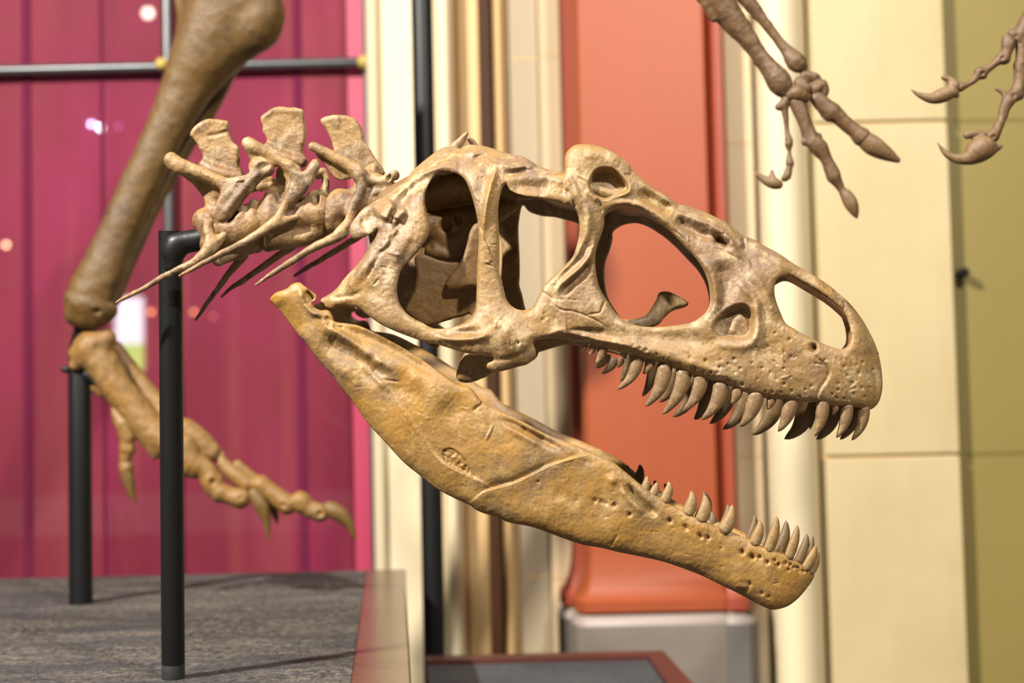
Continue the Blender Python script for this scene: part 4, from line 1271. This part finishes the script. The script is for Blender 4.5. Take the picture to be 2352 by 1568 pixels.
toe([[(1878, 226, 0, 18), (1896, 246, 0, 20), (1908, 258, 0, 22)], [(1912, 256, 0, 20), (1938, 280, 0, 17), (1962, 300, 0, 17), (1978, 314, 0, 22)]],
    [[(1980, 316, 0, 18), (2004, 334, 0, 23), (2034, 352, 0, 17), (2062, 368, 0, 7)]], **fk)

HY = 2.55
hd = P(2320, 150, HY)
hand = empty('clawed_hand_skeleton', tuple(hd), 'brown cast hand with two hooked claws before the olive wall at right', 'skeleton')
v = Vol(HY, 2.2, 4)
v.chain([(2392, 6, 0, 24), (2370, 40, 0, 24), (2345, 78, 0, 20)]); v.chain([(2322, 74, -4, 8), (2336, 84, -4, 14), (2350, 92, 0, 14)]); v.ball(2336, 82, -22, 8, 8, 10, 0, sub=True)
v.chain([(2350, 98, 0, 18), (2348, 130, 0, 15), (2344, 160, 0, 14)]); v.chain([(2344, 150, 0, 16), (2343, 190, 0, 15), (2336, 212, 0, 18)])
v.build('palm_bone', M['arm'], hand, rough=1.2)
v = Vol(HY, 3.0, 8)  # unseen forearm above the hand, added to cast shade on the cream pilaster
v.chain([(2400, -20, 0, 26), (2425, -90, 0, 20), (2455, -200, 0, 20), (2490, -320, 0, 32), (2500, -360, 0, 34)])
v.build('forearm_bone', M['arm'], hand, relax=6)
v = Vol(HY, 3.0, 8)  # second unseen forearm bone, added for the same shadow
v.chain([(2430, -10, 30, 22), (2462, -90, 32, 15), (2500, -200, 32, 16), (2525, -320, 20, 28), (2530, -370, 14, 34)])
v.build('forearm_bone', M['arm'], hand, relax=6)
v = Vol(HY, 3.0, 8)  # unseen upper arm, also added as a shadow caster
v.chain([(2512, -410, 10, 50), (2480, -500, 20, 34), (2440, -620, 40, 34), (2400, -740, 60, 52)])
v.build('unseen_upper_arm_bone', M['arm'], hand, relax=6)
fk = dict(mat=M['arm'], cmat=M['armclaw'], name='finger', parent=hand, Y=HY)
toe([[(2312, 86, -2, 10), (2316, 100, -2, 16), (2312, 118, -2, 13), (2306, 134, -2, 15)], [(2302, 132, -4, 14), (2284, 146, -4, 9), (2264, 162, -4, 10), (2256, 170, -4, 13)], [(2250, 166, -6, 13), (2238, 184, -6, 8), (2222, 194, -6, 7), (2206, 200, -6, 11)]],
    [[(2168, 178, -6, 7), (2182, 184, -6, 9), (2190, 196, -6, 14)], [(2200, 222, -6, 4), (2188, 212, -6, 13), (2164, 219, -6, 17), (2140, 226, -6, 12), (2112, 218, -6, 6.5), (2091, 205, -6, 1.5)]],
    pits=[(2304, 132, -20, 7, 7, 8), (2258, 168, -20, 6, 6, 8)], **fk)
toe([[(2336, 214, 0, 18), (2322, 222, 0, 16)], [(2287, 204, 0, 4), (2300, 212, 0, 5), (2316, 222, 0, 9)], [(2318, 228, -4, 16), (2308, 248, -4, 13), (2300, 276, -4, 10), (2290, 296, -4, 12), (2280, 312, -4, 16)]],
    [[(2222, 310, -6, 10), (2240, 306, -6, 9), (2256, 310, -6, 9)], [(2298, 336, -6, 6), (2280, 340, -6, 14), (2252, 342, -6, 30), (2226, 362, -6, 17), (2196, 364, -6, 11), (2172, 352, -6, 7), (2152, 326, -6, 1.5)]],
    pits=[(2330, 218, -20, 7, 8, 8), (2282, 314, -22, 8, 7, 8)], **fk)

# ------------------------------------------------------------------ the hall: back wall, platforms, floor
def struct(o, label=None, cat=None):
    o['kind'] = 'structure'
    if label: o['label'] = label
    if cat: o['category'] = cat
    return o


YB = 4.75                      # plane of the magenta wall
TOP = 3.6


def px(u, y, v=784):
    """plan x of the vertical seen at column u at depth plane y"""
    return float(on_y(u, v, y)[0])


def zat(u, v, y):
    return float(on_y(u, v, y)[2])


mb = MB(); mb.box(-9, 9, -8.2, 7.0, -0.1, 0.0)
struct(mb.build('floor', M['floor']), 'grey stone hall floor', 'floor')

# magenta glass wall on the left
xr = px(847, YB)
mb = MB(); mb.box(-6.0, px(806, YB), YB, YB + .12, 0, TOP)
struct(mb.build('wall_magenta', M['magenta'], loc=(-2.2, YB, 1.4)), 'glossy magenta glass wall behind the leg', 'wall')
mb = MB(); mb.box(px(806, YB), xr, YB + .005, YB + .12, 0, TOP)
struct(mb.build('wall_pink_edge', M['magenta_light']), 'lighter pink strip at the right end of the magenta wall', 'wall')
k = 1
for u, wd, mt_ in ((64, .028, 'seam_dark'), (238, .008, 'seam_dark'), (692, .024, 'seam_dark')):
    x = px(u, YB)
    mb = MB(); mb.box(x - wd / 2, x + wd / 2, YB - .006, YB + .01, 0, TOP)
    struct(mb.build('trim_%d' % k, M[mt_]), 'dark purple upright seam in the magenta wall', 'seam'); k += 1
mb = MB(); mb.box(xr, xr + .016, YB - .03, YB + .1, 0, TOP)
struct(mb.build('trim_%d' % k, M['seam']), 'dark metal edge strip between magenta wall and cream pilaster', 'trim'); k += 1

# glazing bars with yellow knobs
YG = 4.71
fr = empty('glazing_frame', tuple(on_y(385, 150, YG)), 'grey metal glazing bars crossing before the magenta wall at top left', 'frame')
rb = 12 * YG / FPX
def P_y(u, v, y=YG): return on_y(u, v, y)
mb = MB(); mb.tube([P_y(-1400, 194), P_y(838, 143)], rb, 16); mb.build('crossbar', M['bar'], fr, smooth=True)
mb = MB(); a = P_y(384, 100); mb.tube([(a[0], YG, 0), (a[0], YG, TOP)], rb, 16); mb.build('upright_bar', M['bar'], fr, smooth=True)
def ball_obj(name, c, r, mat, parent):
    mb = MB()
    rings = []
    for i in range(9):
        a = math.pi * i / 8
        rr = max(r * math.sin(a), r * .05)
        rings.append([(c[0] + rr * math.cos(2 * math.pi * q / 16), c[1] - r * math.cos(a), c[2] + rr * math.sin(2 * math.pi * q / 16)) for q in range(16)])
    mb.loft(rings)
    return mb.build(name, mat, parent, smooth=True, angle=80)
ball_obj('knob', P_y(371, 147, YG - .03), rb * 1.2, M['cap'], fr)
ball_obj('knob', P_y(836, 142, YG - .02), rb * 1.3, M['cap'], fr)


def profile(pts, y_back):
    """plan profile [(u, y)] left to right along the wall face -> closed polygon"""
    f = [(px(u, y), y) for u, y in pts]
    return f + [(f[-1][0], y_back), (f[0][0], y_back)]


def wall_piece(name, pts, mat, label, cat='wall', z0=0.0, z1=TOP, yb=5.2, smooth=True):
    mb = MB()
    mb.prism(profile(pts, yb), z0, z1)
    o = mb.build(name, mat, smooth=smooth, angle=50)
    return struct(o, label, cat)


def rnd(u0, u1, y, depth, n=10, a0=180, a1=0):
    """half-round moulding standing out by depth"""
    out = []
    for i in range(n + 1):
        a = math.radians(a0 + (a1 - a0) * i / n)
        out.append(((u0 + u1) / 2 + (u1 - u0) / 2 * math.cos(a), y - depth * math.sin(a)))
    return out


# cream pilaster with mouldings
wall_piece('wall_cream_pilaster', [(853, 4.6)] + rnd(854, 884, 4.6, .03) + [(886, 4.6), (890, 4.585), (955, 4.58), (1012, 4.58)] + rnd(1014, 1052, 4.585, .05) + [(1056, 4.62)], M['cream_light'], 'cream pilaster with upright mouldings behind the tall black post')
wall_piece('wall_tan_reveal', [(1056, 4.62), (1062, 4.66), (1068, 4.64), (1112, 4.64), (1113, 4.72)], M['tan'], 'tan strip beside the cream pilaster')
wall_piece('trim_%d' % k, [(1113, 4.76), (1149, 4.76)], M['brown'], 'dark brown recessed groove in the wall', 'trim'); k += 1
wall_piece('wall_tan_moulding', [(1149, 4.72)] + rnd(1150, 1170, 4.72, .03) + [(1174, 4.76), (1182, 4.76)], M['tan'], 'tan moulding beside the brown groove')
wall_piece('wall_grey_beige_panel', [(1182, 4.78), (1183, 4.74), (1250, 4.74), (1251, 4.80)], M['beige_grey'], 'grey beige wall panel left of the orange column')
wall_piece('wall_beige_border', [(1250, 4.76), (1256, 4.70), (1301, 4.70), (1302, 4.80)], M['beige'], 'pale border strip left of the orange column')
wall_piece('wall_beige_strip', [(1678, 4.46), (1684, 4.44), (1744, 4.44), (1745, 4.5)], M['beige'], 'beige strip right of the orange column')
wall_piece('trim_%d' % k, [(1744, 4.5), (1757, 4.5)], M['tan'], 'narrow groove beside the half-round cream moulding', 'trim'); k += 1
wall_piece('wall_half_round', rnd(1756, 1872, 4.44, .10, 16), M['cream_light'], 'half-round cream moulding right of the orange column')
wall_piece('trim_%d' % k, [(1868, 4.46), (1890, 4.46)], M['tan'], 'narrow groove beside the flat cream pilaster', 'trim'); k += 1
wall_piece('wall_olive', [(2150, 4.42), (3600, 4.42)], M['olive'], 'olive green wall at the far right')
# stone courses
def courses(name, u0, u1, y, vs, mat, label, gap=.010, umid=None):
    zs = [0.0] + sorted(zat((u0 + u1) / 2, v, y) for v in vs) + [TOP]
    for i in range(len(zs) - 1):
        mb = MB()
        a = 0 if i == 0 else gap / 2
        b = 0 if i == len(zs) - 2 else gap / 2
        x0, x1 = px(u0, y), px(u1, y)
        mb.box(x0, x1, y, y + .6, zs[i] + a, zs[i + 1] - b)
        struct(mb.build('wall_%s' % name + ('' if i == 0 else '_course'), mat, bevel=.004), label, 'wall')
    mb = MB(); mb.box(px(u0, y), px(u1, y) - .004, y + .012, y + .59, 0, TOP)
    struct(mb.build('wall_%s_joint' % name, M['tan'] if mat is not M['olive'] else M['olive']), label + ', joints', 'wall')
courses('cream_stone', 1888, 2195, 4.36, [1047, 280], M['cream'], 'flat cream stone pilaster with level joints at right')
mb = MB()
for v in (135, 1325):
    z = zat(1215, v, 4.738); mb.box(px(1190, 4.738), px(1249, 4.738), 4.738, 4.75, z - .003, z + .003)
    mb.box(px(1257, 4.698), px(1301, 4.698), 4.698, 4.71, z - .003, z + .003)
for v in (328, 1048):
    z = zat(1715, v, 4.438); mb.box(px(1686, 4.438), px(1743, 4.438), 4.438, 4.45, z - .003, z + .003)
struct(mb.build('trim_%d' % k, M['tan']), 'level joint lines of the beige panels', 'joint'); k += 1
mb = MB()
for v in (275, 1040):
    z = zat(2300, v, 4.418); mb.box(px(2210, 4.418), px(2700, 4.418), 4.418, 4.43, z - .005, z + .005)
struct(mb.build('trim_%d' % k, M['olive_dark']), 'thin level joint lines of the olive wall', 'joint'); k += 1
# small black fixing on the olive wall
c = on_y(2205, 629, 4.415)
mb = MB(); rr = 11 * 4.45 / FPX
mb.tube([c + np.array([0, 0.02, 0]), c + np.array([0, -.05, 0])], [rr, rr], 20)
mb.tube([c + np.array([0.0, -.05, 0]), c + np.array([0, -.062, 0])], [rr * .8, rr * .6], 20)
o = mb.build('wall_bolt', M['black'], smooth=True)
props(o, 'small round black bolt on the olive wall', 'bolt')

# orange column on its grey plinth
def column_rings(front, zs):
    """front: plan points (u, y, nx, ny); zs: [(z, offset)]"""
    rings = []
    for z, e in zs:
        r = [(px(u, y) + nx_ * e, y + ny_ * e, z) for u, y, nx_, ny_ in front]
        rings.append(r + [(r[-1][0], 5.0, z), (r[0][0], 5.0, z)])
    return rings


YC = 4.36
zl = zat(1480, 1376, YC); zb = zat(1480, 1400, YC)
flare = [(zb, .045), (zl, .045), (zl + .004, .04), (zl + .02, .026), (zl + .045, .015), (zl + .085, .006), (zl + .14, .001), (zl + .18, 0), (TOP, 0)]
front_ = [(1332, 4.66, -1, 0), (1333, 4.46, -1, 0), (1336, 4.41, -1, -.3), (1340, YC + .015, -.8, -.8), (1347, YC, -.5, -1), (1634, YC, .3, -1), (1641, YC + .012, .6, -.8), (1646, YC + .04, .6, -.6), (1648, 4.46, 0, 0)]
left_ = [(1303, 4.68, -1, 0), (1304, 4.56, -1, -.3), (1309, 4.54, -.6, -1), (1338, 4.54, 0, -1)]
right_ = [(1648, YC + .04, 0, -.6), (1654, YC - .012, -.2, -1), (1660, YC - .02, 0, -1), (1676, YC - .02, .5, -1), (1681, YC, 1, -.3), (1682, 4.70, 1, 0)]
oc = empty('orange_column', (px(1490, YC), 4.5, zb), 'orange red column with flared foot on a grey plinth behind the jaws', 'column')
for nm, pr_ in (('shaft', front_), ('backing', left_), ('backing', right_)):
    mb = MB(); mb.loft(column_rings(pr_, flare))
    mb.build(nm, M['orange' if nm == 'shaft' else 'orange_dark'], oc, smooth=True, angle=40)
for pr_, mt_ in ((front_, 'grey'), (left_, 'grey_dark'), (right_, 'grey_dark')):
    mb = MB(); mb.loft(column_rings(pr_, [(0, .052), (zb - .04, .052)]))
    pl = mb.build('plinth', M[mt_], oc, smooth=True, angle=30)
    mb = MB(); mb.loft(column_rings(pr_, [(zb - .04, .052), (zb - .028, .050), (zb - .001, .022)]))
    mb.build('plinth_edge', M['grey_light'], pl, smooth=True, angle=60)

# tall black post before the cream pilaster
YP = 4.0
pb = P(1003, 1560, YP)
tp = empty('tall_post', (px(984, YP), YP, 0), 'tall black steel post rising behind the skull before the cream pilaster', 'post')
rp = 25 * YP / FPX
mb = MB(); mb.tube([(px(984, YP), YP, .012), (px(984, YP), YP, TOP)], rp, 32); mb.build('upright', M['black'], tp, smooth=True)
mb = MB(); mb.box(px(984, YP) - .09, px(984, YP) + .09, YP - .09, YP + .09, 0.0, .012); mb.build('base_plate', M['black'], tp, bevel=.002)

# platform with bronze edge
plat = empty('display_platform', (-1.0, 2.4, 0), 'low grey granular display platform with bronze edge, under the leg and posts', 'platform')
A, B = on_z(840, 1310, PLAT_Z), on_z(930, 1308, PLAT_Z)
C_, D2 = on_z(805, 1568, PLAT_Z), on_z(945, 1568, PLAT_Z)
def ext(a, b, y):
    t = (y - a[1]) / (b[1] - a[1]); return a + (b - a) * t
yr = (A[1] + B[1]) / 2; yf = .95
i0, i1 = ext(A, C_, yr), ext(A, C_, yf)
o0, o1 = ext(B, D2, yr), ext(B, D2, yf)
mb = MB(); mb.prism([(-3.2, yf), (i1[0], yf), (i0[0], yr), (-3.2, yr)], .02, PLAT_Z)
mb.build('slab', M['granular'], plat)
mb = MB(); mb.prism([(i1[0], yf), (o1[0], yf), (o0[0], yr), (i0[0], yr)], .02, PLAT_Z + .002)
mb.build('edge_trim', M['bronze'], plat, bevel=.004)
mb = MB(); mb.prism([(-3.2, yr), (o0[0], yr), (o0[0], yr + .03), (-3.2, yr + .03)], .02, PLAT_Z - .004)
mb.build('back_panel', M['seam'], plat)
mb = MB(); mb.prism([(-3.1, yf + .05), (o1[0] - .06, yf + .05), (o0[0] - .06, yr - .05), (-3.1, yr - .05)], 0, .02)
mb.build('base', M['black'], plat)

# second platform, lower
Z2 = .24
p2 = empty('low_platform', tuple(on_z(1300, 1566, 0.0)), 'second, lower dark platform with red brown rim at the bottom centre', 'platform')
r0, r1 = on_z(1523, 1504, Z2), on_z(1579, 1567, Z2)
q0, q1 = on_z(1489, 1516, Z2), on_z(1523, 1566, Z2)
yb2 = r0[1]
xl = ext(B, D2, yb2)[0] + .05
xf = ext(B, D2, 1.6)[0] + .05
xq = ext(B, D2, q0[1])[0] + .05
f0 = ext(r0, r1, 1.6); g0 = ext(q0, q1, 1.6)
rw = r0[1] - q0[1]
mb = MB()
mb.prism([(xf, 1.6), (g0[0], 1.6), (q0[0], q0[1]), (xq, q0[1])], .02, Z2)
mb.build('slab', M['granular_dark'], p2)
mb = MB()
mb.prism([(g0[0], 1.6), (f0[0], 1.6), (r0[0], yb2), (q0[0], q0[1])], .0, Z2 + .012)
mb.prism([(q0[0], q0[1]), (r0[0], yb2), (xl, yb2), (xq, q0[1])], .0, Z2 + .012)
mb.build('rim', M['rust'], p2)

# the hall behind the camera, seen only as reflections in the magenta glass
mb = MB(); mb.box(-9, 9, -8.2, -8.0, 0, 5.6)
struct(mb.build('wall_front', M['hall']), 'far wall of the hall', 'wall')


def mirror_pt(u, v, extra):
    """where a thing must stand to be mirrored at (u, v) by the magenta glass"""
    r = ray(u, v); r = r / r[1]
    p = CAM + r * (YB + extra)
    return np.array([p[0], YB - extra, p[2]])


wn = mirror_pt(290, 760, 12.6)
mb = MB(); mb.box(wn[0] - .17, wn[0] + .17, -8.0, -7.97, wn[2] - .15, wn[2] + .42)
struct(mb.build('window_1', glow('window_daylight', '#eef2ff', 22)), 'daylit window in the far wall', 'window')
mb = MB(); mb.box(wn[0] - .17, wn[0] + .17, -8.0, -7.97, wn[2] - .48, wn[2] - .15)
struct(mb.build('window_2', glow('window_greenery', '#9fd968', 20)), 'window with greenery in the far wall', 'window')
for i, (u, v, ex, rad, col, e) in enumerate(((210, 285, 10.5, .022, '#b9b4ff', 260), (231, 293, 10.5, .022, '#d8e4ff', 480), (272, 290, 10.5, .016, '#c060b0', 60), (347, 716, 9.5, .02, '#ff9a5c', 90), (445, 716, 9.5, .02, '#ff9a5c', 70), (14, 562, 9.5, .02, '#ffd0a0', 150), (490, 726, 9.5, .018, '#ff9a7c', 24), (340, 30, 9.0, .05, '#fff2d8', 60))):
    p = mirror_pt(u, v, ex)
    lm = empty('hall_lamp', tuple(p), 'small hall lamp mirrored in the magenta glass', 'lamp', 'hall lamps mirrored in the magenta glass')
    ball_obj('bulb', p, rad, glow('lamp_glow_%d' % i, col, e), lm)
    mb = MB(); mb.tube([p + np.array([0, 0, rad * .8]), p + np.array([0, 0, rad * 3])], [rad * .7, rad * .4], 12)
    mb.build('socket', M['bar'], lm)
    if p[2] < 4.4:
        mb = MB(); mb.tube([p + np.array([0, 0, rad * 3]), (p[0], p[1], 4.6)], [.004, .004], 6)
        mb.build('cord', M['bar'], lm)

# ------------------------------------------------------------------ light
wd = bpy.data.worlds.new('hall_light')
scene.world = wd
wd.use_nodes = True
wd.node_tree.nodes['Background'].inputs[0].default_value = (1.0, .93, .82, 1)
wd.node_tree.nodes['Background'].inputs[1].default_value = 0.10


def area(name, loc, target, size, energy, color, spread=None):
    ld = bpy.data.lights.new(name, 'AREA')
    ld.energy = energy; ld.size = size; ld.color = color
    if spread: ld.spread = math.radians(spread)
    o = bpy.data.objects.new(name, ld)
    COL.objects.link(o)
    o.location = loc
    o.rotation_euler = (Vector(target) - Vector(loc)).to_track_quat('-Z', 'Y').to_euler()
    return o


area('ceiling_spotlight', (-2.9, .1, 4.0), (0.0, 2.3, .95), .17, 610, (1, .93, .83))
area('ceiling_spotlight', (1.5, -.6, 4.0), (0.6, 2.5, 1.0), .16, 205, (1, .94, .86))
area('overhead_area_light', (0.6, 2.2, 5.2), (0.3, 3.4, .9), 2.6, 30, (1, .95, .88))  # broad soft area light from above, aimed down towards the wall
area('wall_washer', (1.0, 2.8, 4.2), (0.7, 4.7, 1.3), .5, 10, (1, .9, .72))
vs = scene.view_settings
vs.view_transform = 'Standard'
vs.look = 'None'
vs.gamma = 1
vs.use_curve_mapping = False
vs.exposure = 0.28
